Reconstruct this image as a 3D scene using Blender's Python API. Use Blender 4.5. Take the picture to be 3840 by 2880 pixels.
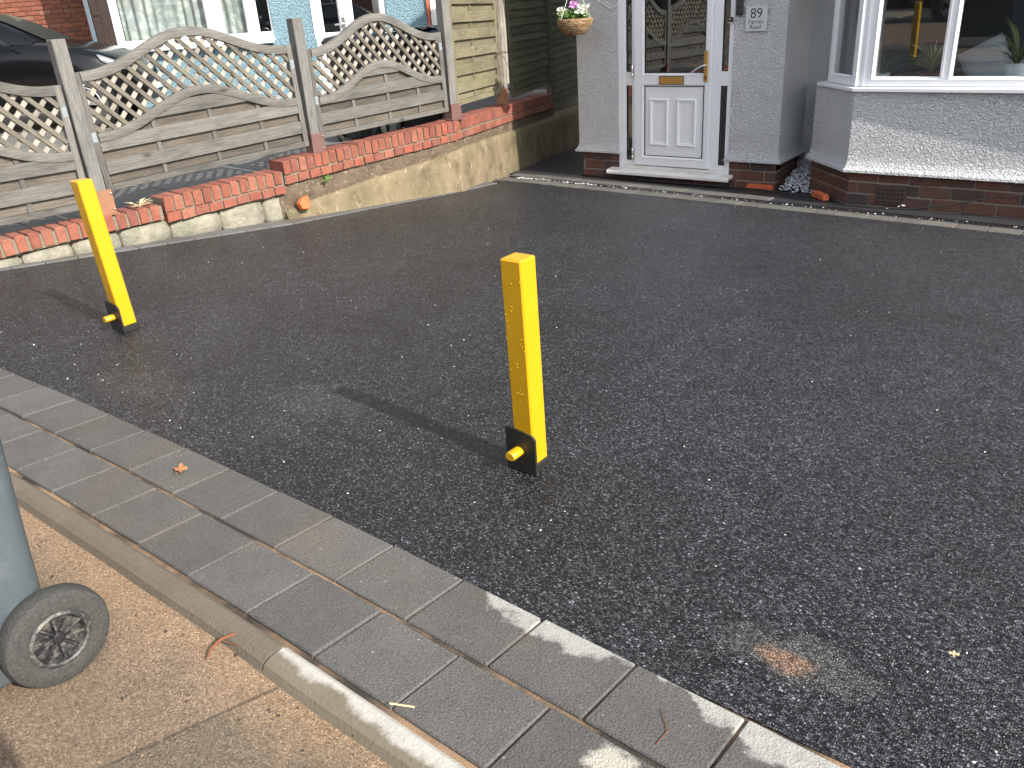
import bpy, bmesh, math, random
from mathutils import Matrix, Vector, noise as mnoise
random.seed(7)
R = math.radians
scene = bpy.context.scene
for o in list(bpy.data.objects): bpy.data.objects.remove(o)

# ------------------------------------------------------------------ camera
CAM = Vector((0.0, 0.0, 1.74))
YAW, PITCH, ROLL, FPX = -0.689166, 0.437336, 0.071631, 3075.0
fwd = Vector((math.sin(YAW)*math.cos(PITCH), math.cos(YAW)*math.cos(PITCH), -math.sin(PITCH)))
rgt = Vector((math.cos(YAW), -math.sin(YAW), 0)); dwn = fwd.cross(rgt)
r2 = math.cos(ROLL)*rgt + math.sin(ROLL)*dwn; d2_ = -math.sin(ROLL)*rgt + math.cos(ROLL)*dwn
cam = bpy.data.cameras.new('camera'); cam_o = bpy.data.objects.new('camera', cam)
scene.collection.objects.link(cam_o); scene.camera = cam_o
cam.sensor_width = 36; cam.lens = 36*FPX/3840; cam.clip_start = .05; cam.clip_end = 1500
m = Matrix.Identity(4)
for i in range(3): m[i][0] = r2[i]; m[i][1] = -d2_[i]; m[i][2] = -fwd[i]; m[i][3] = CAM[i]
cam_o.matrix_world = m
# ------------------------------------------------------------------ light
SUN_AZ, SUN_EL = R(-6.6), R(34.6)
sdir = Vector((math.cos(SUN_AZ)*math.cos(SUN_EL), math.sin(SUN_AZ)*math.cos(SUN_EL), math.sin(SUN_EL)))
world = bpy.data.worlds.new('World'); scene.world = world; world.use_nodes = True
wn = world.node_tree; bg = wn.nodes['Background']
sky = wn.nodes.new('ShaderNodeTexSky'); sky.sky_type = 'NISHITA'; sky.sun_disc = False
sky.sun_elevation = SUN_EL; sky.sun_rotation = math.atan2(sdir.x, sdir.y); sky.air_density = 1.0; sky.dust_density = 1.6
hs = wn.nodes.new('ShaderNodeHueSaturation'); hs.inputs['Saturation'].default_value = .38
wn.links.new(sky.outputs[0], hs.inputs['Color']); wn.links.new(hs.outputs[0], bg.inputs[0]); bg.inputs[1].default_value = 0.15
sun = bpy.data.lights.new('sun', 'SUN'); sun.energy = 3.6; sun.angle = R(.55); sun.color = (1, .95, .87)
sun_o = bpy.data.objects.new('sun', sun); scene.collection.objects.link(sun_o)
sun_o.rotation_euler = (-sdir).to_track_quat('-Z', 'Y').to_euler()
vs = scene.view_settings; vs.view_transform = 'Standard'; vs.look = 'None'; vs.gamma = 1; vs.use_curve_mapping = False
vs.exposure = 1.02
scene.cycles.max_bounces = 8; scene.cycles.transparent_max_bounces = 12
scene.cycles.caustics_reflective = False; scene.cycles.caustics_refractive = False
scene.cycles.sample_clamp_indirect = 6

# ------------------------------------------------------------------ helpers
C = scene.collection
def link(o, parent=None):
    C.objects.link(o)
    if parent is not None: o.parent = parent
    return o
def tag(o, label=None, cat=None, group=None, kind=None):
    if label: o['label'] = label
    if cat: o['category'] = cat
    if group: o['group'] = group
    if kind: o['kind'] = kind
    return o
def empty(name, M=Matrix.Identity(4), label=None, cat=None, group=None, kind=None):
    o = bpy.data.objects.new(name, None); o.empty_display_size = .1; link(o); o.matrix_basis = M
    return tag(o, label, cat, group, kind)
def T(x, y, z=0): return Matrix.Translation((x, y, z))
def RZ(a): return Matrix.Rotation(a, 4, 'Z')
def RY(a): return Matrix.Rotation(a, 4, 'Y')
def RX(a): return Matrix.Rotation(a, 4, 'X')
class B:
    """collects geometry for ONE mesh"""
    def __init__(s): s.v = []; s.f = []; s.mi = []
    def add(s, vs, fs, mi=0):
        b = len(s.v); s.v += [tuple(v) for v in vs]; s.f += [tuple(b+i for i in f) for f in fs]; s.mi += [mi]*len(fs); return s
    def box(s, x0, x1, y0, y1, z0, z1, mi=0, M=None):
        vs = [(x0,y0,z0),(x1,y0,z0),(x1,y1,z0),(x0,y1,z0),(x0,y0,z1),(x1,y0,z1),(x1,y1,z1),(x0,y1,z1)]
        if M: vs = [M @ Vector(v) for v in vs]
        return s.add(vs, [(0,3,2,1),(4,5,6,7),(0,1,5,4),(1,2,6,5),(2,3,7,6),(3,0,4,7)], mi)
    def prism(s, poly, z0, z1, mi=0):
        n = len(poly); vs = [(x,y,z0) for x,y in poly]+[(x,y,z1) for x,y in poly]
        return s.add(vs, [tuple(range(n-1,-1,-1)), tuple(range(n,2*n))]+[(i,(i+1)%n,n+(i+1)%n,n+i) for i in range(n)], mi)
    def rings(s, rings, cap=True, mi=0, close=True):
        n = len(rings[0]); vs = [p for r in rings for p in r]; fs = []
        for k in range(len(rings)-1):
            for i in range(n if close else n-1):
                j = (i+1) % n; fs.append((k*n+i, k*n+j, (k+1)*n+j, (k+1)*n+i))
        if cap: fs += [tuple(range(n-1,-1,-1)), tuple((len(rings)-1)*n+i for i in range(n))]
        return s.add(vs, fs, mi)
    def tube(s, pts, r, n=8, mi=0, rr=None):
        pts = [Vector(p) for p in pts]; rg = []
        up = Vector((0,0,1))
        for i, p in enumerate(pts):
            t = (pts[min(i+1,len(pts)-1)]-pts[max(i-1,0)]).normalized()
            a = t.cross(up); a = a.normalized() if a.length > 1e-3 else Vector((1,0,0)); b = a.cross(t)
            q = rr[i] if rr else r
            rg.append([p+q*(math.cos(2*math.pi*k/n)*a+math.sin(2*math.pi*k/n)*b) for k in range(n)])
        return s.rings(rg, mi=mi)
    def lathe(s, prof, n=32, M=None, mi=0, cap=False):
        rg = [[Vector((r*math.cos(2*math.pi*k/n), r*math.sin(2*math.pi*k/n), z)) for k in range(n)] for r, z in prof]
        if M: rg = [[M @ p for p in r_] for r_ in rg]
        return s.rings(rg, cap=cap, mi=mi)
    def grid(s, fn, nu, nv, mi=0):
        vs = [fn(i/nu, j/nv) for j in range(nv+1) for i in range(nu+1)]
        return s.add(vs, [(j*(nu+1)+i, j*(nu+1)+i+1, (j+1)*(nu+1)+i+1, (j+1)*(nu+1)+i) for j in range(nv) for i in range(nu)], mi)
    def mesh(s, name, mats, smooth=False, bevel=0, fix=True):
        me = bpy.data.meshes.new(name); me.from_pydata(s.v, [], s.f)
        for m_ in (mats if isinstance(mats, (list, tuple)) else [mats]): me.materials.append(m_)
        me.polygons.foreach_set('material_index', s.mi)
        bm = bmesh.new(); bm.from_mesh(me)
        if fix: bmesh.ops.recalc_face_normals(bm, faces=bm.faces)
        if bevel: bmesh.ops.bevel(bm, geom=list(bm.edges), offset=bevel, segments=1, affect='EDGES', clamp_overlap=True)
        if smooth:
            for f in bm.faces: f.smooth = True
        bm.to_mesh(me); bm.free(); me.update()
        return me
    def obj(s, name, mats, parent=None, M=None, smooth=False, bevel=0, fix=True):
        o = bpy.data.objects.new(name, s.mesh(name, mats, smooth, bevel, fix)); link(o, parent)
        if M: o.matrix_basis = M
        return o
def inst(name, me, parent, M):
    o = bpy.data.objects.new(name, me); link(o, parent); o.matrix_basis = M; return o
def sm(o, angle=35):
    for p in o.data.polygons: p.use_smooth = True
    try: o.data.set_sharp_from_angle(angle=R(angle))
    except Exception: pass
    return o
def lerp(a, b, t): return a+(b-a)*t
def pw(pts, x):
    if x <= pts[0][0]: return pts[0][1]
    for (a, b), (c, d) in zip(pts, pts[1:]):
        if x <= c: return lerp(b, d, (x-a)/(c-a))
    return pts[-1][1]
def copy_tree(o, parent=None):
    c = o.copy(); link(c, parent)
    for ch in list(o.children): copy_tree(ch, c)
    return c
SL, YF = .075, 7.106
def gz(y):
    return SL*(YF-y) if y > .72 else SL*(YF-.72)+.012*(.72-y)

# ------------------------------------------------------------------ materials
class Mt:
    def __init__(s, name, rough=.6, spec=.5, col=(.5,.5,.5), metal=0):
        s.m = bpy.data.materials.new(name); s.m.use_nodes = True; s.t = s.m.node_tree
        s.p = s.t.nodes['Principled BSDF']; s.out = s.t.nodes['Material Output']
        s.p.inputs['Roughness'].default_value = rough; s.p.inputs['Specular IOR Level'].default_value = spec
        s.p.inputs['Base Color'].default_value = (*col, 1); s.p.inputs['Metallic'].default_value = metal
    def n(s, ty, ins={}, **pr):
        nd = s.t.nodes.new('ShaderNode'+ty)
        for k, v in pr.items(): setattr(nd, k, v)
        for k, v in ins.items(): s.put(nd.inputs[k], v)
        return nd
    def put(s, sock, v):
        if hasattr(v, 'is_output'): s.t.links.new(v, sock)
        elif hasattr(v, 'outputs'): s.t.links.new(v.outputs[0], sock)
        elif isinstance(v, tuple) and len(v) == 3 and sock.type == 'RGBA': sock.default_value = (*v, 1)
        else: sock.default_value = v
    def pos(s): return s.n('NewGeometry').outputs['Position']
    def objc(s, scale=(1,1,1), rnd=True):
        tc = s.n('TexCoord').outputs['Object']
        mp = s.n('Mapping', {'Vector': tc, 'Scale': scale})
        if rnd:
            oi = s.n('ObjectInfo').outputs['Random']
            v = s.n('CombineXYZ', {'X': s.math('MULTIPLY', oi, 37.0), 'Y': s.math('MULTIPLY', oi, 91.0), 'Z': s.math('MULTIPLY', oi, 53.0)})
            s.put(mp.inputs['Location'], v)
        return mp.outputs[0]
    def rnd(s): return s.n('ObjectInfo').outputs['Random']
    def vmap(s, v, scale=(1,1,1), loc=(0,0,0), rot=(0,0,0)): return s.n('Mapping', {'Vector': v, 'Scale': scale, 'Location': loc, 'Rotation': rot}).outputs[0]
    def noise(s, v, scale, det=4, rough=.55, dist=0): return s.n('TexNoise', {'Vector': v, 'Scale': scale, 'Detail': det, 'Roughness': rough, 'Distortion': dist}).outputs[0]
    def noisec(s, v, scale, det=2): return s.n('TexNoise', {'Vector': v, 'Scale': scale, 'Detail': det}).outputs[1]
    def vor(s, v, scale, feature='F1', out='Distance', rnd=1): return s.n('TexVoronoi', {'Vector': v, 'Scale': scale, 'Randomness': rnd}, feature=feature).outputs[out]
    def math(s, op, a, b=0.0, clamp=False):
        nd = s.n('Math', {0: a, 1: b}, operation=op); nd.use_clamp = clamp; return nd.outputs[0]
    def ramp(s, v, stops):
        nd = s.n('ValToRGB', {0: v}); e = nd.color_ramp.elements
        while len(e) < len(stops): e.new(.5)
        for el, (p, c) in zip(e, stops):
            el.position = p; el.color = (*c, 1) if isinstance(c, tuple) else (c, c, c, 1)
        return nd.outputs[0]
    def mix(s, f, a, b, mode='MIX'):
        nd = s.n('Mix', data_type='RGBA', blend_type=mode); s.put(nd.inputs[0], f); s.put(nd.inputs[6], a); s.put(nd.inputs[7], b); return nd.outputs[2]
    def col(s, v): s.put(s.p.inputs['Base Color'], v); return s
    def rough(s, v): s.put(s.p.inputs['Roughness'], v); return s
    def bump(s, h, dist=.005, strength=1., nrm=None):
        nd = s.n('Bump', {'Height': h, 'Distance': dist, 'Strength': strength})
        if nrm is not None: s.put(nd.inputs['Normal'], nrm)
        s.put(s.p.inputs['Normal'], nd.outputs[0]); return nd.outputs[0]
    def sep(s, v, i): return s.n('SeparateXYZ', {0: v}).outputs[i]
    def spot(s, p, c, r, nz=.5, nsc=12.0, sx=1., sy=1., rot=0.):
        """soft blotch with a ragged outline at world point c"""
        q = s.n('VectorMath', {0: p, 1: (c[0], c[1], c[2])}, operation='SUBTRACT').outputs[0]
        q = s.vmap(q, scale=(sx, sy, 1), rot=(0, 0, rot)); 
        ln = s.n('VectorMath', {0: q}, operation='LENGTH').outputs[1]
        d = s.math('ADD', s.math('DIVIDE', ln, r), s.math('MULTIPLY', s.math('SUBTRACT', s.noise(p, nsc, 5), .5), nz*2))
        return s.ramp(d, [(.55, 1.0), (1.0, 0.0)])

def simple(name, col, rough=.5, spec=.5, metal=0, bumpscale=0, bumpd=.001, var=0):
    a = Mt(name, rough, spec, col, metal)
    if var or bumpscale:
        o = a.objc((1,1,1))
        if var:
            nz = a.noise(o, 9, 5); a.col(a.mix(nz, tuple(c*(1-var) for c in col), tuple(min(1, c*(1+var)) for c in col)))
            a.rough(a.ramp(a.noise(o, 23, 3), [(.3, max(0, rough-.08)), (.7, min(1, rough+.1))]))
        if bumpscale: a.bump(a.noise(o, bumpscale, 3), bumpd)
    return a.m

# --- asphalt with stones whose facets catch the light
a = Mt('asphalt', .42, .5); p = a.pos()
pd = a.n('VectorMath', {0: p, 1: a.n('VectorMath', {0: a.noisec(p, 60), 1: (.006, .006, .006)}, operation='MULTIPLY').outputs[0]}, operation='ADD').outputs[0]
vc = a.n('TexVoronoi', {'Vector': pd, 'Scale': 192.0}); cellc = vc.outputs['Color']; dist1 = vc.outputs['Distance']
vc2 = a.n('TexVoronoi', {'Vector': pd, 'Scale': 420.0})
rndv = a.sep(cellc, 0); rndv2 = a.sep(cellc, 1)
c1 = a.ramp(rndv, [(0, .006), (.45, .0165), (.74, .030), (.91, .053), (.975, .10), (1.0, .25)])
big = a.noise(p, 1.1, 5, .6); fine = a.noise(p, 7, 4)
c1 = a.mix(1.0, c1, a.ramp(big, [(.3, .66), (.7, 1.4)]), 'MULTIPLY')
c1 = a.mix(1.0, c1, a.ramp(fine, [(.3, .8), (.7, 1.25)]), 'MULTIPLY')
c1 = a.mix(a.ramp(dist1, [(.35, 0.), (.75, .85)]), c1, (.004, .004, .0045))
dust = a.math('MULTIPLY', a.ramp(a.noise(p, 2.3, 6, .65), [(.55, 0.), (.8, .2)]), a.ramp(rndv2, [(.2, .15), (.8, 1.)]))
c1 = a.mix(dust, c1, (.10, .098, .095))
dirt = a.spot(p, (-.40, 1.38, .43), .19, .6, 16, 1.0, 2.3, R(-28)); dirt2 = a.spot(p, (-.42, 1.36, .43), .075, .55, 26, 1., 1.7, R(-28))
gap = a.ramp(dist1, [(.25, 1.), (.6, .25)])
c1 = a.mix(a.math('MULTIPLY', dirt, a.math('MULTIPLY', gap, .6)), c1, (.17, .15, .12)); c1 = a.mix(a.math('MULTIPLY', dirt2, gap), c1, (.34, .17, .085))
sc1 = a.spot(p, (-2.35, 1.72, .4), .28, 1.1, 20, 1., 1.8, R(20)); c1 = a.mix(a.math('MULTIPLY', a.math('MULTIPLY', sc1, .2), gap), c1, (.22, .2, .17))
sc2 = a.spot(p, (-3.1, 1.42, .42), .32, .8, 10, 1., 1.8, R(15)); c1 = a.mix(a.math('MULTIPLY', a.math('MULTIPLY', sc2, .22), gap), c1, (.16, .13, .09))
c1 = a.mix(1.0, c1, (.90, .98, 1.12), 'MULTIPLY')
a.col(c1); a.rough(a.ramp(rndv2, [(0, .17), (.5, .36), (1, .6)]))
tl = a.n('VectorMath', {0: cellc, 1: (.5, .5, .5)}, operation='SUBTRACT').outputs[0]
tl = a.n('VectorMath', {0: tl, 1: (1.2, 1.2, .25)}, operation='MULTIPLY').outputs[0]
nn_ = a.n('VectorMath', {0: a.n('NewGeometry').outputs['Normal'], 1: tl}, operation='ADD').outputs[0]
nn_ = a.n('VectorMath', {0: nn_}, operation='NORMALIZE').outputs[0]
h = a.math('ADD', a.math('MULTIPLY', dist1, -1.0), a.math('MULTIPLY', vc2.outputs['Distance'], -.35))
a.bump(h, .006, .75, nn_); ASPHALT = a.m

# --- smooth dark bitumen strip by the house
a = Mt('bitumen_strip', .5, .5); p = a.pos()
a.col(a.mix(a.noise(p, 5, 6), (.018, .019, .021), (.05, .05, .052))); a.bump(a.noise(p, 160, 4), .003); BITUMEN = a.m

# --- concrete block paving
def paver_mat(name, base, stain=False):
    a = Mt(name, .82, .35); p = a.pos(); r = a.rnd()
    c = a.mix(a.noise(p, 5.5, 6, .65), tuple(x*.66 for x in base), tuple(x*1.3 for x in base))
    c = a.mix(a.ramp(a.noise(p, 3.1, 4), [(.5, 0.), (.75, .5)]), c, (base[0]*1.25, base[1]*1.02, base[2]*.78))
    c = a.mix(1.0, c, a.ramp(r, [(0, .86), (1, 1.12)]), 'MULTIPLY')
    c = a.mix(1.0, c, a.ramp(a.noise(p, 240, 3), [(.3, .66), (.7, 1.34)]), 'MULTIPLY')
    c = a.mix(a.ramp(a.noise(p, 27, 6, .7), [(.66, 0.), (.74, .5)]), c, (.3, .29, .26))
    c = a.mix(a.ramp(a.vor(p, 31), [(.035, .75), (.07, 0.)]), c, (.03, .028, .025))
    c = a.mix(a.ramp(a.vor(a.vmap(p, loc=(3, 5, 1)), 17), [(.03, .5), (.06, 0.)]), c, (.5, .48, .44))
    if stain:
        x = a.sep(p, 0); y = a.sep(p, 1)
        wob = a.math('MULTIPLY', a.math('SUBTRACT', a.noise(p, 13, 5, .6), .5), .16)
        edge = a.math('ADD', a.math('SUBTRACT', y, 1.112), a.math('ADD', wob, a.math('MULTIPLY', a.math('SUBTRACT', a.noise(p, 3.4, 2), .5), .22)))
        edge = a.math('ADD', edge, a.math('MULTIPLY', a.math('ADD', x, .7), .075))
        msk = a.math('MULTIPLY', a.ramp(edge, [(.0, 0.), (.022, 1.)]), a.ramp(x, [(0., 0.), (1., 1.)]))
        msk = a.math('MULTIPLY', a.ramp(edge, [(-.012, 0.), (.02, .85)]), a.math('GREATER_THAN', x, -1.19))
        c = a.mix(msk, c, a.mix(a.noise(p, 45, 4), (.27, .265, .245), (.47, .46, .43)))
        c = a.mix(a.math('MULTIPLY', a.spot(p, (-.575, .895, .46), .055, .7, 40), .75), c, (.5, .47, .4))
    a.col(c); a.bump(a.math('ADD', a.noise(p, 190, 4), a.math('MULTIPLY', a.noise(p, 18, 3), .6)), .0035); return a.m
PAVER = paver_mat('paver_concrete', (.105, .101, .095), True)
EDGEBLOCK = paver_mat('edging_block', (.13, .127, .122)); HOUSEBLOCK = paver_mat('house_block', (.115, .11, .102))

# --- sandy footpath
a = Mt('footpath_surface', .85, .35); p = a.pos()
c = a.mix(a.noise(p, 2.2, 6, .6), (.175, .125, .085), (.25, .185, .13))
x = a.sep(p, 0); y = a.sep(p, 1)
newer = a.math('GREATER_THAN', a.math('ADD', a.math('SUBTRACT', x, a.math('MULTIPLY', y, .35)), a.math('MULTIPLY', a.math('SUBTRACT', a.noise(p, 9, 4), .5), .05)), -1.47)
c = a.mix(a.math('MULTIPLY', newer, .75), c, a.mix(a.noise(p, 4, 4), (.12, .10, .072), (.175, .14, .098)))
sand = a.ramp(a.math('ADD', y, a.math('MULTIPLY', a.math('SUBTRACT', a.noise(p, 6, 4), .5), .3)), [(.52, 0.), (.66, .85)])
c = a.mix(sand, c, a.mix(a.noise(p, 14, 5), (.27, .18, .105), (.36, .245, .155)))
c = a.mix(a.ramp(a.noise(p, 3.7, 5, .6), [(.6, 0.), (.75, .6)]), c, (.15, .11, .08))
crk = a.math('ABSOLUTE', a.math('ADD', a.math('SUBTRACT', x, a.math('MULTIPLY', y, .35)), 1.475))
c = a.mix(a.ramp(a.math('ADD', crk, a.math('MULTIPLY', a.noise(p, 60, 3), .012)), [(.007, .75), (.013, 0.)]), c, (.05, .04, .03))
vf = a.n('TexVoronoi', {'Vector': p, 'Scale': 280.0}); rr_ = a.sep(vf.outputs['Color'], 0)
c = a.mix(1.0, c, a.ramp(rr_, [(0, .55), (.5, .97), (.9, 1.22), (1., 1.8)]), 'MULTIPLY')
a.col(c); a.bump(a.math('ADD', a.math('MULTIPLY', vf.outputs['Distance'], -1.), a.math('MULTIPLY', a.noise(p, 40, 4), .8)), .0035, .8); FOOTPATH = a.m

a = Mt('sand_joint', .95, .2); p = a.pos(); a.col(a.mix(a.ramp(a.noise(p, 5, 5), [(.4, 0.), (.62, 1.)]), (.05, .043, .036), (.30, .20, .125))); a.bump(a.noise(p, 220, 3), .003); SAND = a.m
a = Mt('kerb_concrete', .85, .3); p = a.pos()
c = a.mix(a.noise(p, 6, 6, .65), (.105, .087, .065), (.185, .155, .118)); c = a.mix(a.ramp(a.noise(p, 19, 5), [(.58, 0.), (.72, .6)]), c, (.10, .085, .065))
a.col(c); a.bump(a.noise(p, 130, 4), .003); KERB = a.m
a = Mt('kerb_limey', .85, .3); p = a.pos()
yy = a.math('ADD', a.math('SUBTRACT', a.sep(p, 1), a.math('MULTIPLY', a.sep(p, 0), -.035)), a.math('MULTIPLY', a.math('SUBTRACT', a.noise(p, 11, 5, .6), .5), .075))
c = a.mix(a.ramp(yy, [(.664, 0.), (.678, 1.)]), a.mix(a.noise(p, 12, 5), (.14, .118, .085), (.205, .178, .13)), a.mix(a.noise(p, 30, 5), (.33, .315, .28), (.5, .48, .43)))
a.col(c); a.bump(a.noise(p, 130, 4), .002); KERBW = a.m

# --- bricks
def brick_mat(name, cols, stain=.35, lime=.2, rough=.8):
    a = Mt(name, rough, .3); o = a.objc((1,1,1)); r = a.rnd()
    base = a.ramp(r, [(i/(len(cols)-1), c) for i, c in enumerate(cols)])
    c = a.mix(1.0, base, a.ramp(a.noise(o, 26, 5, .65), [(.25, .72), (.75, 1.25)]), 'MULTIPLY')
    c = a.mix(a.ramp(a.noise(o, 14, 5, .7), [(.55, 0.), (.8, stain)]), c, (.05, .035, .03))
    c = a.mix(a.ramp(a.noise(a.vmap(o, loc=(9, 2, 4)), 19, 6, .7), [(.62, 0.), (.75, lime)]), c, (.5, .44, .36))
    a.col(c); a.bump(a.noise(o, 120, 5, .65), .004); return a.m
BRICK_RED = brick_mat('red_brick', [(.235, .078, .05), (.285, .102, .066), (.195, .066, .045), (.31, .125, .082), (.26, .09, .058)], .6, .2)
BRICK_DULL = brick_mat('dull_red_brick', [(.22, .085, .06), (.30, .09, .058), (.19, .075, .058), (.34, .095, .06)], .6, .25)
BRICK_PLINTH = brick_mat('plinth_brick', [(.115, .058, .045), (.145, .07, .052), (.08, .053, .046), (.155, .066, .048), (.052, .048, .05), (.13, .072, .055)], .6, .25)
BRICK_NB = brick_mat('neighbour_brick', [(.25, .085, .05), (.21, .075, .045), (.29, .105, .06), (.18, .07, .05), (.28, .14, .09)], .3, .1)
BRICK_ORANGE = brick_mat('orange_brick', [(.56, .13, .05), (.60, .16, .06)], .15, .05)
a = Mt('mortar', .95, .2); p = a.pos(); a.col(a.mix(a.noise(p, 30, 6, .7), (.11, .092, .07), (.30, .25, .185))); a.bump(a.noise(p, 90, 5), .008); MORTAR = a.m
a = Mt('mortar_grey', .95, .2); p = a.pos(); a.col(a.mix(a.noise(p, 20, 6, .7), (.17, .145, .12), (.33, .285, .235))); a.bump(a.noise(p, 90, 5), .005); MORTARG = a.m

# --- old wall faces
a = Mt('old_wall_base', .9, .25); p = a.pos()
c = a.mix(a.noise(p, 9, 7, .68), (.04, .03, .02), (.22, .165, .115)); c = a.mix(a.ramp(a.noise(p, 30, 6, .7), [(.57, 0.), (.68, .8)]), c, (.46, .37, .28))
c = a.mix(a.ramp(a.noise(a.vmap(p, loc=(4, 1, 7)), 5, 5), [(.55, 0.), (.7, .7)]), c, (.07, .055, .04))
a.col(c); a.bump(a.math('ADD', a.noise(p, 40, 7, .7), a.math('MULTIPLY', a.noise(p, 9, 4), 1.5)), .02, .8); OLDWALL = a.m
a = Mt('old_concrete', .9, .25); p = a.pos(); z = a.sep(p, 2)
pz = a.vmap(p, scale=(1, 1, .35))
c = a.mix(a.noise(pz, 7, 7, .62), (.15, .112, .07), (.31, .245, .155)); c = a.mix(a.ramp(a.noise(pz, 2.1, 4), [(.45, 0.), (.63, .8)]), c, (.13, .115, .06))
c = a.mix(a.ramp(a.noise(p, 21, 6, .7), [(.6, 0.), (.7, .65)]), c, (.13, .10, .06))
c = a.mix(a.ramp(a.noise(a.vmap(p, loc=(5, 3, 1)), 4.6, 7, .68), [(.5, 0.), (.68, .75)]), c, (.085, .07, .042))
lines = a.math('ABSOLUTE', a.math('SUBTRACT', a.noise(a.vmap(p, scale=(1, 1, 1.6)), 3.2, 5, .6, .6), .5))
c = a.mix(a.math('MULTIPLY', a.ramp(lines, [(.001, .7), (.006, 0.)]), a.ramp(a.noise(p, 3.3, 3), [(.54, 0.), (.62, .8)])), c, (.52, .45, .33))
c = a.mix(a.ramp(a.noise(a.vmap(p, scale=(1, 1, .25), loc=(2, 7, 3)), 26, 5), [(.62, 0.), (.72, .6)]), c, (.45, .38, .27))
a.col(c); a.bump(a.math('ADD', a.noise(p, 60, 6, .65), a.math('MULTIPLY', a.noise(p, 7, 4), 1.2)), .012, .8); OLDCONC = a.m
a = Mt('limestone', .9, .25); o = a.objc()
c = a.mix(a.noise(o, 17, 7, .65), (.19, .175, .13), (.42, .39, .315)); c = a.mix(a.ramp(a.noise(o, 9, 5, .6), [(.46, 0.), (.66, .85)]), c, (.19, .19, .145))
c = a.mix(a.ramp(a.noise(o, 33, 6, .7), [(.6, 0.), (.75, .6)]), c, (.42, .30, .14)); a.col(c); a.bump(a.noise(o, 34, 7, .7), .016); LIMEST = a.m

# --- wood
def wood_mat(name, dark, light, knot=(.05, .04, .03), green=0, bumpd=.0016):
    a = Mt(name, .82, .25); o = a.objc((1, 1, 1)); og = a.vmap(o, scale=(1.0, 12, 12))
    g = a.noise(og, 5.5, 6, .7, .25)
    wv = a.n('TexWave', {'Vector': a.vmap(o, scale=(.5, 9, 9)), 'Scale': 3.4, 'Distortion': 11.0, 'Detail': 3.0, 'Detail Scale': 1.1}, wave_type='RINGS', rings_direction='X').outputs[1]
    c = a.mix(g, dark, light)
    c = a.mix(a.math('MULTIPLY', a.ramp(wv, [(.3, .6), (.6, 0.)]), .38), c, tuple(x*.6 for x in dark))
    c = a.mix(a.ramp(a.noise(a.vmap(o, scale=(2, 50, 50)), 6, 4, .6), [(.3, .55), (.5, 0.)]), c, tuple(x*.5 for x in dark))
    c = a.mix(1.0, c, a.ramp(a.noise(a.vmap(o, scale=(1, 3, 3)), 3.2, 5, .65), [(.28, .62), (.5, 1.), (.75, 1.22)]), 'MULTIPLY')
    kd = a.vor(a.vmap(o, scale=(1.0, 2.0, 2.0)), 2.9)
    c = a.mix(a.ramp(kd, [(.03, .9), (.075, .45), (.15, 0.)]), c, knot)
    c = a.mix(1.0, c, a.ramp(a.rnd(), [(0, .78), (.5, 1.), (1, 1.18)]), 'MULTIPLY')
    if green:
        c = a.mix(a.math('MULTIPLY', a.ramp(a.noise(a.pos(), 2.6, 5, .6), [(.3, 0.), (.65, 1.)]), green), c, (.40, .36, .12))
    a.col(c); a.bump(a.math('ADD', g, a.math('MULTIPLY', wv, .35)), bumpd); return a.m
WOOD = wood_mat('weathered_wood', (.085, .080, .071), (.218, .207, .187))
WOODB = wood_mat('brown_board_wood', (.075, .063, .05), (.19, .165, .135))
WOODL = wood_mat('pale_lath_wood', (.29, .26, .215), (.46, .42, .36))
WOODF = wood_mat('grey_lath_wood', (.10, .088, .07), (.21, .187, .15))
WOODP = wood_mat('grey_post_wood', (.115, .11, .10), (.245, .237, .22))
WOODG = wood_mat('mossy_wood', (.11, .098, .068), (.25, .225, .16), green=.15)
WOODO = wood_mat('old_split_post_wood', (.14, .125, .10), (.50, .46, .38), bumpd=.008)
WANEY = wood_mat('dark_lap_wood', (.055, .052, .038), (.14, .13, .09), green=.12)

# --- render (textured paint)
def render_mat(name, col, sc=75., d=.006):
    a = Mt(name, .72, .35); p = a.pos()
    a.col(a.mix(a.noise(p, 1.3, 5), tuple(x*.93 for x in col), tuple(min(1, x*1.06) for x in col)))
    v = a.noise(a.vmap(p, scale=(1, 1, 1.25)), sc, 2, .5, .9); v2 = a.noise(p, sc*2.6, 2)
    a.bump(a.math('ADD', a.ramp(v, [(.36, 0.), (.66, 1.)]), a.math('MULTIPLY', v2, .3)), d, 1.); return a.m
RENDER = render_mat('grey_render', (.73, .735, .74), 56., .0135); RENDERB = render_mat('blue_render', (.27, .42, .49), 34., .02)
UPVC = Mt('white_upvc', .28, .5, (.83, .84, .86)); o = UPVC.pos(); UPVC.col(UPVC.mix(UPVC.noise(o, 3, 4), (.78, .79, .81), (.86, .87, .89))); UPVC = UPVC.m
a = Mt('worn_white_sill', .45, .4); p = a.pos(); a.col(a.mix(a.ramp(a.noise(a.vmap(p, scale=(1, 1, 6)), 6, 6, .6), [(.45, 0.), (.75, .7)]), (.78, .77, .74), (.5, .45, .36))); SILLM = a.m
BRASS = simple('brass', (.56, .36, .12), .28, .5, .85, var=.12)
CHROME = simple('bright_steel', (.75, .74, .72), .25, .5, 1.0)
ZINC = simple('zinc_bracket', (.22, .25, .265), .6, .4, .0, var=.2)
GASKET = simple('black_gasket', (.012, .012, .013), .55)
BLACKP = simple('black_plastic', (.018, .018, .02), .38, .5, var=.3)
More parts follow.
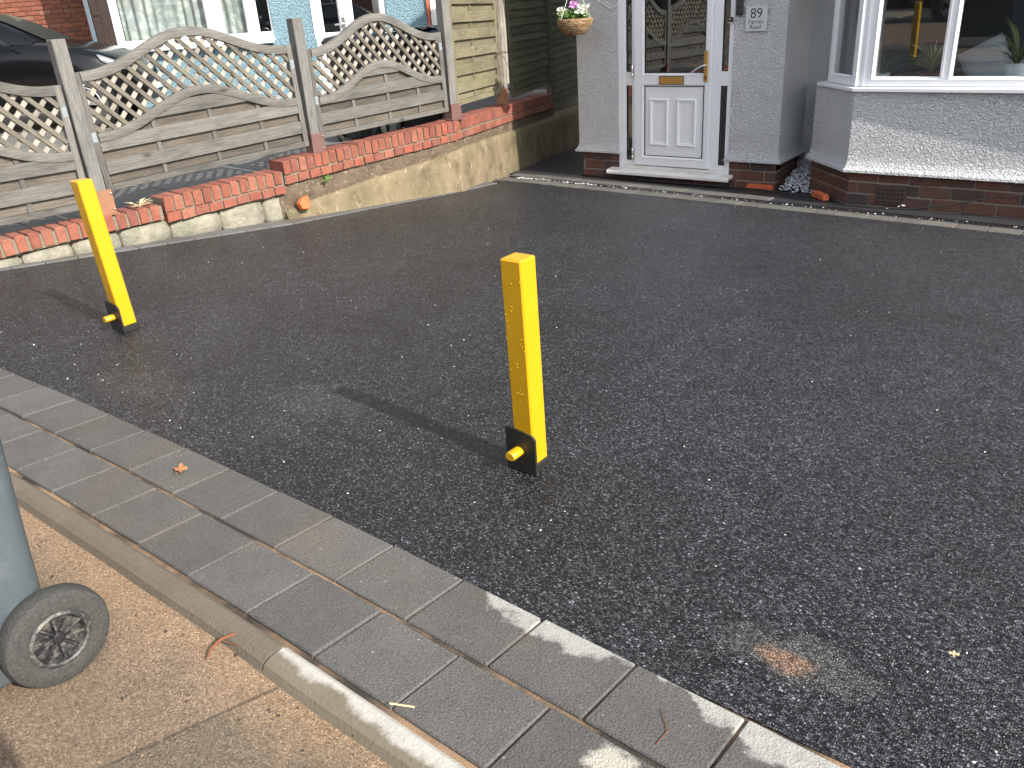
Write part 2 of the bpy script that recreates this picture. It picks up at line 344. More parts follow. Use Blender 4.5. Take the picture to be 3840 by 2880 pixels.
TYRE = Mt('wheel_rubber', .8, .25); o = TYRE.objc(); TYRE.col(TYRE.mix(TYRE.ramp(TYRE.noise(o, 160, 6, .75), [(.35, 0.), (.85, 1.)]), (.034, .035, .034), (.105, .10, .09))); TYRE.bump(TYRE.noise(o, 260, 4), .002); TYRE = TYRE.m
HUBP = Mt('dusty_hub_plastic', .5, .4); o = HUBP.objc(); HUBP.col(HUBP.mix(HUBP.ramp(HUBP.noise(o, 45, 6, .7), [(.45, 0.), (.7, .8)]), (.03, .031, .034), (.26, .24, .2))); HUBP = HUBP.m
BINM = Mt('bin_plastic', .42, .45); o = BINM.objc(); BINM.col(BINM.mix(BINM.ramp(BINM.noise(o, 14, 7, .7), [(.5, 0.), (.8, .4)]), (.085, .103, .115), (.18, .19, .195))); BINM.bump(BINM.noise(o, 300, 2), .0008); BINM = BINM.m
YEL = Mt('yellow_powder_coat', .34, .5); o = YEL.objc(); c = YEL.mix(YEL.noise(o, 7, 4), (.55, .295, .005), (.61, .335, .008)); c = YEL.mix(YEL.ramp(YEL.noise(o, 24, 6, .65), [(.68, 0.), (.78, .25)]), c, (.35, .17, .015)); YEL.col(c); YEL.bump(YEL.noise(o, 420, 2), .0006); YEL = YEL.m
BLKMET = Mt('chipped_black_steel', .5, .45); o = BLKMET.objc(); BLKMET.col(BLKMET.mix(BLKMET.ramp(BLKMET.noise(o, 60, 6, .75), [(.66, 0.), (.72, .6)]), (.016, .015, .013), (.28, .26, .22))); BLKMET = BLKMET.m
SHOE = simple('brown_metal_shoe', (.16, .085, .075), .5, .4, .1, var=.25); SHOER = simple('rusty_metal_shoe', (.28, .14, .08), .75, .3, .05, var=.4)
DROP = Mt('water_drop', .05, .5, (.9, .6, .05)).m
def glass_mat(name, tint=(.9, .95, .95), refl=1.0):
    g = Mt(name); t = g.t; t.nodes.remove(g.p)
    tr = g.n('BsdfTransparent', {'Color': tint}); gl = g.n('BsdfGlossy', {'Roughness': .01, 'Color': (1., 1., 1.)})
    fc = g.n('LayerWeight', {'Blend': .5}).outputs['Facing']
    f2 = g.math('MULTIPLY', g.math('ADD', g.math('MULTIPLY', g.math('POWER', fc, 5.0), .95), .05), refl, True)
    mx = g.n('MixShader', {0: f2, 1: tr, 2: gl}); t.links.new(mx.outputs[0], g.out.inputs[0]); return g.m
GLASS = glass_mat('window_glass', (.93, .95, .95), 1.7); GLASSD = glass_mat('door_glass', (.72, .75, .75), 2.4)
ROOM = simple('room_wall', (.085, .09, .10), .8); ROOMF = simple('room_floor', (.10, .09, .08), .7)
WICKER = brick_mat('wicker', [(.30, .19, .10), (.42, .28, .15), (.22, .13, .08), (.5, .35, .2)], .3, .1)
LEAFM = Mt('leaf_green', .5, .4); o = LEAFM.objc(); LEAFM.col(LEAFM.mix(LEAFM.noise(o, 25, 3), (.035, .085, .012), (.12, .22, .04))); LEAFM = LEAFM.m
PETALW = simple('white_petal', (.82, .83, .70), .6, .3); PETALP = simple('pink_petal', (.72, .35, .66), .6, .3)
DRYLEAF = Mt('dry_leaf', .7, .3); o = DRYLEAF.objc(); DRYLEAF.col(DRYLEAF.mix(DRYLEAF.noise(o, 60, 4), (.22, .085, .035), (.42, .20, .10))); DRYLEAF = DRYLEAF.m
BARK = simple('bark_twig', (.20, .075, .035), .8, .3, var=.4)
STRAW = simple('straw', (.62, .5, .3), .8, .3, var=.2)
GRAVEL = Mt('pale_gravel', .85, .3); o = GRAVEL.pos(); GRAVEL.col(GRAVEL.mix(GRAVEL.noise(o, 40, 2), (.42, .45, .47), (.78, .80, .82))); GRAVEL = GRAVEL.m
GRIT = Mt('white_grit', .9, .3, (.8, .79, .75)).m
CARP = simple('black_car_paint', (.004, .0045, .005), .14, .45)
CARGL = simple('car_glass', (.02, .028, .026), .04, .8); CARTRIM = simple('car_trim', (.012, .012, .013), .5)
ALLOY = simple('alloy_wheel', (.55, .55, .56), .3, .5, .8); LAMP = simple('headlamp_lens', (.16, .17, .18), .1, .7)
LACE = Mt('net_curtain', .9, .1); o = LACE.objc((1,1,1), False); LACE.col(LACE.mix(LACE.ramp(LACE.noise(o, 9, 5, .6), [(.48, 0.), (.6, .8)]), (.40, .43, .40), (.66, .68, .62))); LACE = LACE.m
SLAB = paver_mat('paving_slab', (.15, .146, .136)); SIGNM = simple('brushed_sign', (.60, .61, .62), .35, .5, .15)
LETTER = simple('black_lettering', (.035, .037, .04), .5); TILEBR = simple('dark_brown_tile', (.05, .035, .03), .35, .5, var=.3)
PIPE = simple('grey_pipe', (.13, .16, .19), .5); CUSH = simple('grey_cushion', (.36, .39, .41), .9, .2, var=.1, bumpscale=250)
POTW = simple('white_pot', (.62, .70, .72), .4); POTT = simple('clay_bowl', (.16, .08, .06), .7)
BLUEP = simple('blue_lid', (.02, .05, .13), .4); CABLEB = simple('black_cable', (.02, .02, .02), .5); CABLEW = simple('white_cable', (.8, .8, .8), .4)
TERRA = simple('terracotta_post', (.48, .14, .07), .8, .3, var=.2)
ROADM = Mt('road_asphalt', .8, .3); o = ROADM.pos(); ROADM.col(ROADM.mix(ROADM.noise(o, 90, 4), (.035, .035, .036), (.075, .073, .07))); ROADM = ROADM.m
GRASS = simple('verge_green', (.04, .075, .02), .9, .2, var=.4); ROOF = simple('roof_tile', (.13, .06, .045), .8, .3, var=.3)

# ================================================================== GROUND
b = B(); b.box(-300, 300, -300, 300, -1.6, -1.5); tag(b.obj('ground', GRASS), kind='structure')
# driveway
TARL = [(1.0, -5.93), (1.933, -5.751), (2.648, -5.651), (3.183, -5.56), (4.011, -5.43), (5.11, -5.40), (6.225, -5.408), (6.79, -5.45)]
def ytar(x): return 6.74-.066*(x+4.8) if x > -5.2 else 6.766
def dr(u, v):
    y0 = 1.16; xl = pw(TARL, 1.16+v*5.6); x = lerp(xl, 7.0, u**1.5)
    y = lerp(y0, ytar(x), v); x = lerp(pw(TARL, y), 7.0, u**1.5)
    return (x, y, gz(y)-.004+.006*mnoise.noise(Vector((x*.9, y*.9, 0))))
b = B(); b.grid(dr, 60, 40); tag(b.obj('driveway', ASPHALT, smooth=True, fix=False), kind='structure')
# side passage by the house
b = B(); b.grid(lambda u, v: (lerp(-7.6, -4.95, u), lerp(7.28, 12.5, v), gz(lerp(7.28, 12.5, v))-.006), 4, 8)
tag(b.obj('side_passage', BITUMEN, fix=False), kind='structure')
# dark strip in front of the house
b = B(); b.grid(lambda u, v: ((lerp(-5.7, 7., u)), lerp(ytar(lerp(-5.7, 7., u))+.33, 8.3, v), gz(lerp(ytar(lerp(-5.7, 7., u))+.33, 8.3, v))-.010), 30, 6)
tag(b.obj('bitumen_strip', BITUMEN, fix=False), kind='structure')
# footpath, kerb to the road, road, far footpath
b = B(); b.grid(lambda u, v: (lerp(-14, 12, u), lerp(.80, -1.9, v), gz(lerp(.80, -1.9, v))-.010+.004*mnoise.noise(Vector((lerp(-14, 12, u)*2, v*7, 3)))), 120, 20)
tag(b.obj('footpath', FOOTPATH, smooth=True, fix=False), kind='structure')
b = B(); b.box(-40, 40, -2.05, -1.9, .25, gz(-1.9)-.004); tag(b.obj('road_kerb', KERB, bevel=.01), kind='structure')
b = B(); b.box(-60, 60, -8.6, -2.05, .1, gz(-1.9)-.12); tag(b.obj('road', ROADM), kind='structure')
b = B(); b.box(-60, 60, -11.0, -8.6, .1, gz(-1.9)-.004); tag(b.obj('far_footpath', FOOTPATH), kind='structure')
b = B(); b.box(-60, 60, -30, -11.0, .1, gz(-1.9)+.02); tag(b.obj('far_front_gardens', GRASS), kind='structure')

# ---- paver border
pb = empty('paver_border', T(0, 0, 0), kind='structure')
b = B(); b.grid(lambda u, v: (lerp(-7, 7, u), lerp(.715, 1.19, v), gz(lerp(.715, 1.19, v))-.008), 8, 2); b.obj('sand_bed', SAND, pb, fix=False)
def paver_mesh(name, w, d_, t, mat, k):
    random.seed(k); bb = B(); j = lambda: random.uniform(-.0012, .0012)
    bb.box(-w/2, w/2, -d_/2, d_/2, -t, 0); bb.v = [(x+j(), y+j(), z+j()*.8) for x, y, z in bb.v]
    return bb.mesh(name, mat, bevel=.0035)
pm = [paver_mesh('paver', .2425, .2005, .05, PAVER, k) for k in range(5)]
random.seed(11); tilt = math.atan(SL)
XU = [(-3.484), -3.208, -2.94, -2.687, -2.428, -2.165, -1.918, -1.662, -1.416, -1.164, -.915, -.671, -.434]
def row(x_first, step, n, yfun, skew):
    for i in range(n):
        x = x_first+i*step; y = yfun(x)
        inst('paver', random.choice(pm), pb, T(x, y, gz(y)+random.uniform(-.0018, .0018)) @ RX(-tilt+random.uniform(-.006, .006)) @ RY(random.uniform(-.005, .005)) @ RZ(skew(x)+random.uniform(-.006, .006)))
yc = lambda x: -.012*(x+2.1)**2
sk = lambda x: -.024*(x+2.1)
row(-1.791-.2487*16, .2487, 34, lambda x: 1.084+yc(x)*.9, sk)
row(-1.614-.2475*16, .2475, 34, lambda x: .8725+yc(x)*.9, sk)
# ---- kerb edging stones outside the pavers
ke = empty('kerb_edging', T(0, 0, 0), kind='structure')
for x0, x1, mt in ((-4.15, -3.25, KERB), (-3.24, -2.28, KERB), (-2.275, -1.312, KERB), (-1.305, -.35, KERBW), (-.343, .60, KERBW)):
    n = 14
    def sec(x):
        e = 0
        yb = .762+yc(x)*.9; yo = yb-.012-.066-.012*mnoise.noise(Vector((x*2.2, 1, 0))); z = gz(.72)
        return [(x, yb-.010, z-.10), (x, yo-.02, z-.10), (x, yo-.006, z-.012), (x, yo+.006, z+.006), (x, yo+.022, z+.013), (x, yb-.022, z+.014), (x, yb-.012, z+.006)]
    b = B(); b.rings([sec(lerp(x0, x1, i/n)) for i in range(n+1)]); b.obj('kerb_stone', mt, ke, smooth=False)

# ---- edging blocks along the retaining wall and in front of the house
F1 = T(-5.4, 6.5) @ RZ(R(85)); F2 = T(-5.439, 6.052) @ RZ(R(108.5))
eb = empty('wall_edging', T(0, 0, 0), kind='structure')
ys = [1.0+.2*i for i in range(29)]
for ya, yb_ in zip(ys, ys[1:]):
    ya += .003; yb_ -= .003
    def xin(y): return (-5.4-.0875*(6.5-y)-.03) if y < 6.05 else (-5.439-.335*(y-6.052)-.03)
    q = [(pw(TARL, ya), ya), (pw(TARL, yb_), yb_), (xin(yb_), yb_), (xin(ya), ya)]
    b = B(); vs = [(x, y, gz(y)-.06) for x, y in q]+[(x, y, gz(y)+.004+random.uniform(-.001, .001)) for x, y in q]
    b.add(vs, [(0,1,2,3),(4,5,6,7),(0,1,5,4),(1,2,6,5),(2,3,7,6),(3,0,4,7)]); b.obj('edging_block', EDGEBLOCK, eb, bevel=.003)
hb = empty('house_edging', T(0, 0, 0), kind='structure')
b = B()
def beds(u, v):
    x = lerp(-5.7, 7, u); y = ytar(x)+lerp(-.005, .57, v); return (x, y, gz(y)-.013)
b.grid(beds, 20, 3); b.obj('mortar_bed', MORTARG, hb, fix=False)
def blockrow(off, dep, x0, x1, step=.2135):
    x = x0
    while x < x1:
        a_ = x+.003; c_ = x+step-.003; ya = ytar(a_)+off+.003; yb_ = ytar(c_)+off+.003
        q = [(a_, ya), (c_, yb_), (c_-.0, yb_+dep), (a_-.0, ya+dep)]
        b = B(); dz = random.uniform(-.0015, .0015); vs = [(p_[0], p_[1], gz(p_[1])-.06) for p_ in q]+[(p_[0], p_[1], gz(p_[1])+.004+dz) for p_ in q]
        b.add(vs, [(0,1,2,3),(4,5,6,7),(0,1,5,4),(1,2,6,5),(2,3,7,6),(3,0,4,7)]); b.obj('block', HOUSEBLOCK, hb, bevel=.003); x += step
blockrow(.0, .182, -5.62, 3.2); blockrow(.345, .19, -5.70, -2.75)
dc = empty('drain_channel', T(-2.5, 6.9, 0), 'black slotted drain channel running between grey blocks in front of the house', 'drain')
PI = Matrix.Translation((2.5, -6.9, 0))
b = B()
for k in range(40):
    x0 = -5.65+k*.25; x1 = x0+.25
    for off, w in ((.19, .014), (.322, .014)):
        vs = []
        for x in (x0, x1):
            y = ytar(x)+off
            vs += [(x, y, gz(y)-.05), (x, y+w, gz(y)-.05), (x, y+w, gz(y)+.003), (x, y, gz(y)+.003)]
        b.add(vs, [(0,1,2,3),(4,5,6,7),(0,1,5,4),(1,2,6,5),(2,3,7,6),(3,0,4,7)])
b.obj('channel_rim', BLACKP, dc, PI)
b = B(); x = -5.6
while x < 3.0:
    y = ytar(x)+.204; y2 = y+.118
    b.add([(x, y, gz(y)-.02), (x+.016, y, gz(y)-.02), (x+.026, y2, gz(y2)-.02), (x+.01, y2, gz(y2)-.02), (x, y, gz(y)), (x+.016, y, gz(y)), (x+.026, y2, gz(y2)), (x+.01, y2, gz(y2))], [(0,1,2,3),(4,5,6,7),(0,1,5,4),(1,2,6,5),(2,3,7,6),(3,0,4,7)]); x += .0335
tag(b.obj('grate', BLACKP, dc, PI), kind='stuff')
b = B()
def chip(b, c, r, seed):
    rnd = random.Random(seed); vs = [Vector((rnd.uniform(-1,1), rnd.uniform(-1,1), rnd.uniform(-.6,.6))) for _ in range(4)]
    d = [Vector(v) for v in ((1,0,0),(-1,0,0),(0,1,0),(0,-1,0),(0,0,.7),(0,0,-.7))]
    q = Matrix.Rotation(rnd.uniform(0, 6.3), 3, 'Z') @ Matrix.Rotation(rnd.uniform(-.6, .6), 3, 'X')
    s = (rnd.uniform(.7, 1.3), rnd.uniform(.6, 1.1), rnd.uniform(.6, 1.0))
    b.add([Vector(c)+q @ Vector((v.x*s[0]*r*rnd.uniform(.8, 1.15), v.y*s[1]*r*rnd.uniform(.8, 1.15), v.z*s[2]*r)) for v in d], [(0,2,4),(2,1,4),(1,3,4),(3,0,4),(2,0,5),(1,2,5),(3,1,5),(0,3,5)])
rnd = random.Random(5)
for k in range(700):
    x = -5.5+5.2*rnd.random()**1.75
    if rnd.random() > pw([(-5.5, 1.), (-4.6, .95), (-4.2, .45), (-3.3, .55), (-2.6, .3), (-1.2, .25), (0, .1)], x): continue
    y = ytar(x)+rnd.uniform(.205, .32); chip(b, (x, y, gz(y)-.002), rnd.uniform(.004, .010), k)
tag(b.obj('grit', GRIT), 'white limestone grit lodged in the slots of the drain channel', 'grit', kind='stuff')
#@@WALL
# ================================================================== RETAINING WALL
wall = empty('retaining_wall', F1, 'low retaining wall of red brick coping over stained concrete and stone beside the driveway', 'wall')
F2L = F1.inverted() @ F2     # second stretch in the wall's own frame
def bmesh_brick(name, sx, sy, sz, mat, k):
    rnd = random.Random(k); bb = B(); j = lambda: rnd.uniform(-.003, .003)
    bb.box(0, sx, 0, sy, 0, sz); bb.v = [(x+j(), y+j(), z+j()) for x, y, z in bb.v]
    return bb.mesh(name, mat, bevel=.004)
cop = [bmesh_brick('brick', .064, .215, .104, BRICK_RED, k) for k in range(6)]
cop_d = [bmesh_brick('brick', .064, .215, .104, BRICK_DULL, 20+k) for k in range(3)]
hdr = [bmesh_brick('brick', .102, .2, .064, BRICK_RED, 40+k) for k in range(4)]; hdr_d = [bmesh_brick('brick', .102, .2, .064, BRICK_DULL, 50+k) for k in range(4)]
rnd = random.Random(3)
TOP1 = {0: [(-5.6, .535), (-4.49, .558), (-3.43, .566)], 1: [(-3.41, .606), (-2.4, .62)], 2: [(-2.385, .686), (-.46, .736)]}
RNG = {0: (-5.5, -3.43), 1: (-3.41, -2.40), 2: (-2.385, -.455)}
PITCH_ = {0: .0825, 1: .0772, 2: .0757}
mort = B()
for g in (0, 1, 2):
    s0, s1 = RNG[g]; s = s0
    while s < s1-.03:
        zt = pw(TOP1[g], s); sl = math.atan((pw(TOP1[g], s+.3)-pw(TOP1[g], s))/.3)
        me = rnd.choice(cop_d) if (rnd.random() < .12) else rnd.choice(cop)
        inst('brick', me, wall, T(s, -.003+rnd.uniform(-.004, .004), zt-.104+rnd.uniform(-.003, .003)) @ RY(-sl+rnd.uniform(-.02, .02)) @ RZ(rnd.uniform(-.015, .015)))
        s += PITCH_[g]
    for k in range(12):
        a0 = lerp(s0, s1, k/12); a1 = lerp(s0, s1, (k+1)/12); za = pw(TOP1[g], a0)-.012; zb_ = pw(TOP1[g], a1)-.012
        zl_ = za-(.095 if g == 0 else .168); mort.add([(a0, .009, zl_), (a1, .009, zl_), (a1, .205, zl_), (a0, .205, zl_), (a0, .009, za), (a1, .009, zb_), (a1, .205, zb_), (a0, .205, za)], [(0,1,2,3),(4,5,6,7),(0,1,5,4),(1,2,6,5),(2,3,7,6),(3,0,4,7)])
    if g:
        s = s0+(.0 if g == 1 else .012)
        while s < s1-.05:
            zt = pw(TOP1[g], s)-.116-.064; old = rnd.random() < (.5 if g == 1 else pw([(-2.4, .05), (-1.4, .2), (-.9, .95), (-.4, 1)], s))
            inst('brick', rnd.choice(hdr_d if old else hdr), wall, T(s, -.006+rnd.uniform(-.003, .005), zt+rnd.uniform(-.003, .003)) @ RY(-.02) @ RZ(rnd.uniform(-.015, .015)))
            s += .1135
# stretch that turns away beside the passage
TOP2 = [(0, .738), (1.65, .682), (3.1, .62), (4.2, .58)]
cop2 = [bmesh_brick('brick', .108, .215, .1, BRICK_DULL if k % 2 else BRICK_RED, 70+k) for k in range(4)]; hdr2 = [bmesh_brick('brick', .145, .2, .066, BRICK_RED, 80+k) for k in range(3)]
s = .012
while s < 3.1:
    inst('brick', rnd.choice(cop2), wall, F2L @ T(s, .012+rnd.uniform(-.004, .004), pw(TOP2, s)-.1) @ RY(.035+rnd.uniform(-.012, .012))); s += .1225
s = .012
while s < 3.15:
    inst('brick', rnd.choice(hdr2 if s > .3 else [hdr_d[0]]), wall, F2L @ T(s, .008+rnd.uniform(-.003, .004), pw(TOP2, s)-.182) @ RY(.035)); s += .1565
for k in range(12):
    a0 = lerp(0, 3.2, k/12); a1 = lerp(0, 3.2, (k+1)/12); za = pw(TOP2, a0)-.012; zb_ = pw(TOP2, a1)-.012
    mort.add([F2L @ Vector(v) for v in ((a0, .022, za-.168), (a1, .022, zb_-.168), (a1, .205, zb_-.168), (a0, .205, za-.168), (a0, .022, za), (a1, .022, zb_), (a1, .205, zb_), (a0, .205, za))], [(0,1,2,3),(4,5,6,7),(0,1,5,4),(1,2,6,5),(2,3,7,6),(3,0,4,7)])
mort.obj('mortar', MORTAR, wall)
def face(fr, s0, s1, bot, top, y0, rough, thick=.3, n=60, mseed=0, batter=0.):
    """rough vertical wall face as a solid: front grid plus top, ends"""
    b = B(); m_ = 10
    def fn(u, v):
        s = lerp(s0, s1, u); zt = pw(top, s); zb_ = pw(bot, s); z = lerp(zb_, zt, v)
        q = Vector((s*4+mseed, z*6, mseed)); nn = mnoise.fractal(q, 1.0, 2.0, 4)*rough + mnoise.noise(q*4)*rough*.35
        edge = min(v, 1-v, .15)/.15
        return fr @ Vector((s, y0-batter*(1-v)+nn+(1-edge)*rough*.8*(1 if v > .5 else 0), z+(mnoise.noise(Vector((s*14, mseed, 1)))*.009 if v == 1 else 0)))
    b.grid(fn, n, m_)
    L = len(b.v); row_ = n+1
    back = [b.v[m_*row_+i] for i in range(row_)]
    bk = [tuple((fr @ Vector(((fr.inverted() @ Vector(v)).x, thick, (fr.inverted() @ Vector(v)).z)))) for v in back]
    b.v += bk
    for i in range(n): b.f.append((m_*row_+i, m_*row_+i+1, L+i+1, L+i)); b.mi.append(0)
    # ends
    for i, col_ in ((0, 0), (n, n)):
        vs = [b.v[r*row_+col_] for r in range(m_+1)]
        e = [tuple(fr @ Vector(((fr.inverted() @ Vector(v)).x, thick, (fr.inverted() @ Vector(v)).z))) for v in vs]
        b.add(vs+e, [(r, r+1, m_+1+r+1, m_+1+r) for r in range(m_)])
    return b
I4 = Matrix.Identity(4)
GS = lambda s: gz(6.5+.9962*s)-.03
GS2 = lambda s: gz(6.052+.948*s)-.04
g1 = [(-5.6+.2*k, GS(-5.6+.2*k)) for k in range(28)]; g2 = [(.2*k-.2, GS2(.2*k-.2)) for k in range(30)]
CR1 = [(-2.46, .29), (-2.3, .321), (-1.82, .365), (-1.33, .40), (-.885, .423), (-.40, .468)]; CR2 = [(0, .472), (.16, .467), (1.83, .387), (3.5, .324), (5, .26)]
face(I4, -2.46, -.42, [(s, z-.05) for s, z in CR1], [(-2.46, .515), (-2.38, .512), (-.4, .556)], .022, .016, mseed=3).obj('old_brick_base', OLDWALL, wall, smooth=True)
face(I4, -2.44, -.435, g1, CR1, -.012, .012, mseed=8, batter=.035).obj('concrete_face', OLDCONC, wall, smooth=True)
face(F2L, -.02, 3.3, [(s, z-.05) for s, z in CR2], [(0, .562), (1.52, .505), (3.3, .43)], .03, .014, mseed=12).obj('old_brick_base', OLDWALL, wall, smooth=True)
face(F2L, .03, 2.42, g2, CR2, -.012, .012, mseed=17, batter=.02).obj('concrete_face', OLDCONC, wall, smooth=True)
face(F2L, 2.43, 5.6, g2, CR2, .0, .01, mseed=21, batter=.02).obj('concrete_face', OLDCONC, wall, smooth=True)
face(F2L, -.06, .05, g2, [(0, .47), (1, .45)], .06, .012, n=6, mseed=25).obj('old_brick_base', OLDWALL, wall, smooth=True)
# limestone blocks under the low end
def stone(s0, s1, z0f, z1f, k):
    rnd = random.Random(k); bm = bmesh.new(); bmesh.ops.create_cube(bm, size=1)
    bmesh.ops.subdivide_edges(bm, edges=bm.edges[:], cuts=3, use_grid_fill=True)
    for v in bm.verts:
        x, y, z = v.co; s = lerp(s0, s1, x+.5); zb_ = z0f(s); zt = z1f(s)
        rx = 1-.06*abs(2*z)**4; rz = 1-.10*abs(2*x)**5
        c = Vector((lerp(s0, s1, x*rx+.5), y*.2+.118, lerp(zb_, zt, z*rz+.5)))
        q = c*7+Vector((k, 0, 0)); c.y += mnoise.fractal(q, 1., 2., 4)*.016+(.012*(abs(2*x)**6+abs(2*z)**6) if y < 0 else 0); c.x += mnoise.noise(q*2)*.004; c.z += mnoise.noise(q*3)*.004
        v.co = c
    for f in bm.faces: f.smooth = True
    me = bpy.data.meshes.new('stone'); bm.to_mesh(me); bm.free(); me.materials.append(LIMEST)
    o = bpy.data.objects.new('stone', me); link(o, wall); return o
zc0 = lambda s: pw(TOP1[0], s)-.112-.012; zc1 = lambda s: pw(TOP1[1], s)-.195
gs = lambda s: GS(s)
for k, (s0, s1) in enumerate(((-5.5, -4.9), (-4.89, -4.42), (-4.41, -4.10), (-4.085, -3.77), (-3.755, -3.405))): stone(s0, s1, gs, zc0, k)
for k, (s0, s1) in enumerate(((-3.385, -2.995), (-2.98, -2.615), (-2.60, -2.435))): stone(s0, s1, gs, zc1, 10+k)
face(I4, -5.5, -2.43, g1, [(-5.5, .44), (-3.43, .452), (-3.40, .49), (-2.43, .505)], .075, .01, mseed=31).obj('mortar_packing', MORTAR, wall, smooth=True)
# loose half brick lodged in the ledge, weeds
def frag(name, M, pts, h, mat, label, cat):
    b = B(); n = len(pts); b.add([(x, y, 0) for x, y in pts]+[(x*.93, y*.95, h) for x, y in pts], [tuple(range(n-1,-1,-1)), tuple(range(n, 2*n))]+[(i, (i+1)%n, n+(i+1)%n, n+i) for i in range(n)])
    o = b.obj(name, mat, None, M, bevel=.004); return tag(o, label, cat)
frag('brick_fragment', F1 @ T(-2.30, -.035, .335) @ RZ(.15) @ RX(R(78)), [(-.035, -.045), (.03, -.055), (.062, -.03), (.06, .055), (-.005, .05), (-.055, .012)], .045, BRICK_ORANGE, 'broken red brick piece lodged in the ledge of the retaining wall', 'brick')
def weed(M, label, mat, n=9, L=.05, seed=0, name='weed'):
    rnd = random.Random(seed); b = B()
    for k in range(n):
        a_ = rnd.uniform(0, 6.28); l = L*rnd.uniform(.5, 1.2); w = l*.16; up = rnd.uniform(.3, 1.1)
        d = Vector((math.cos(a_), math.sin(a_), 0)); s_ = Vector((-d.y, d.x, 0))*w
        p1 = d*l*.5+Vector((0, 0, l*.5*up)); p2 = d*l+Vector((0, 0, l*.55*up))
        b.add([Vector((0,0,0)), p1-s_, p1+s_, p2, p1+Vector((0,0,.002))], [(0,1,4),(0,4,2),(1,3,4),(4,3,2)])
    return tag(b.obj(name, mat, None, M), label, 'plant')
weed(F1 @ T(-2.0, -.005, .468) @ RX(R(40)), 'small green weed growing from the old brick base below the coping', LEAFM, 12, .05, 1)
weed(F1 @ T(-3.56, .08, .565), 'dry straw tuft on the red coping beside the rusty post foot', STRAW, 11, .09, 2, 'dry_tuft')
weed(F1 @ T(-3.49, .10, .57), 'thin dry stalks on the coping just before its first step up', STRAW, 6, .075, 6, 'dry_tuft')
weed(F1 @ T(-1.72, .28, .50), 'low green weed behind the brown post foot, on the neighbouring paving', LEAFM, 10, .05, 4)

# ================================================================== FENCE
def fence_post(s, z0, z1, fr, label, shoe, mat=WOODP, w=.09, lean=0., y0=.048, zs=.148):
    M = fr @ T(s, y0, z0) @ RY(lean)
    e = empty('fence_post', M, label, 'fence post', 'fence posts on the retaining wall')
    rnd = random.Random(int(s*100)); b = B()
    rg = []
    for k in range(7):
        z = lerp(.01, z1-z0, k/6); j = lambda: rnd.uniform(-.0015, .0015)
        rg.append([(0+j(), 0+j(), z), (w+j(), 0+j(), z), (w+j(), w+j(), z), (0+j(), w+j(), z)])
    b.rings(rg); me = b.mesh('timber', mat, bevel=.004)
    o = bpy.data.objects.new('timber', me); link(o, e); o.matrix_basis = Matrix.Identity(4)
    # grain runs along z: rotate the mesh data into an x-long local frame
    Mx = RY(R(90)); me.transform(Mx.inverted()); o.matrix_basis = Mx
    b = B(); t = .006
    b.box(-t, w+t, -t, 0-.0006, 0, zs); b.box(-t, 0-.0006, 0, w, 0, zs); b.box(w+.0006, w+t, 0, w, 0, zs); b.box(-t, w+t, w+.0006, w+t, 0, zs)
    b.box(-.03, w+.035, -.035, w+.03, -.004, .0035); b.box(w+t, w+t+.022, -t, -t+.004, .0, zs)
    sh = b.obj('post_shoe', shoe, e)
    for z in (.03, zs-.028):
        bb = B(); bb.lathe([(.0, .010), (.0055, .009), (.009, .005), (.0095, 0)], 12, T(w+t+.012, -t-.0005, z) @ RX(R(90))); bb.obj('bolt', CHROME, sh)
    return e
fence_post(-3.853, .568, 1.70, F1, 'grey timber fence post with a rusty steel foot, behind the left yellow bollard', SHOER, zs=.165)
fence_post(-2.045, .690, 1.72, F1, 'grey timber fence post with a brown metal foot, between the two arched lattice panels', SHOE, zs=.155)
fence_post(-.452, .742, 2.35, F1, 'tall grey timber post between the arched lattice panel and the tall board panel', SHOE, zs=.14)
def solid_cols(name, xs, lo, hi, y0, y1, mat, parent, M=None, bevel=0):
    """board cut to a curve: columns xs with bottoms lo and tops hi"""
    b = B(); rg = [[(x, y0, l), (x, y1, l), (x, y1, h_), (x, y0, h_)] for x, l, h_ in zip(xs, lo, hi)]
    b.rings(rg); return b.obj(name, mat, parent, M, bevel=bevel)
def bell(u): return (.5-.5*math.cos(2*math.pi*u))**1.15
def clip_clamp(parent, x, z, rot=0):
    b = B(); b.box(-.016, .016, -.003, 0, -.032, .032); o = b.obj('clamp', ZINC, parent, T(x, .068, z) @ RY(rot), bevel=.001)
    bb = B(); bb.lathe([(0, .004), (.004, .0035), (.0055, 0)], 10, T(0, -.003, .008) @ RX(R(90))); bb.obj('screw', CHROME, o)
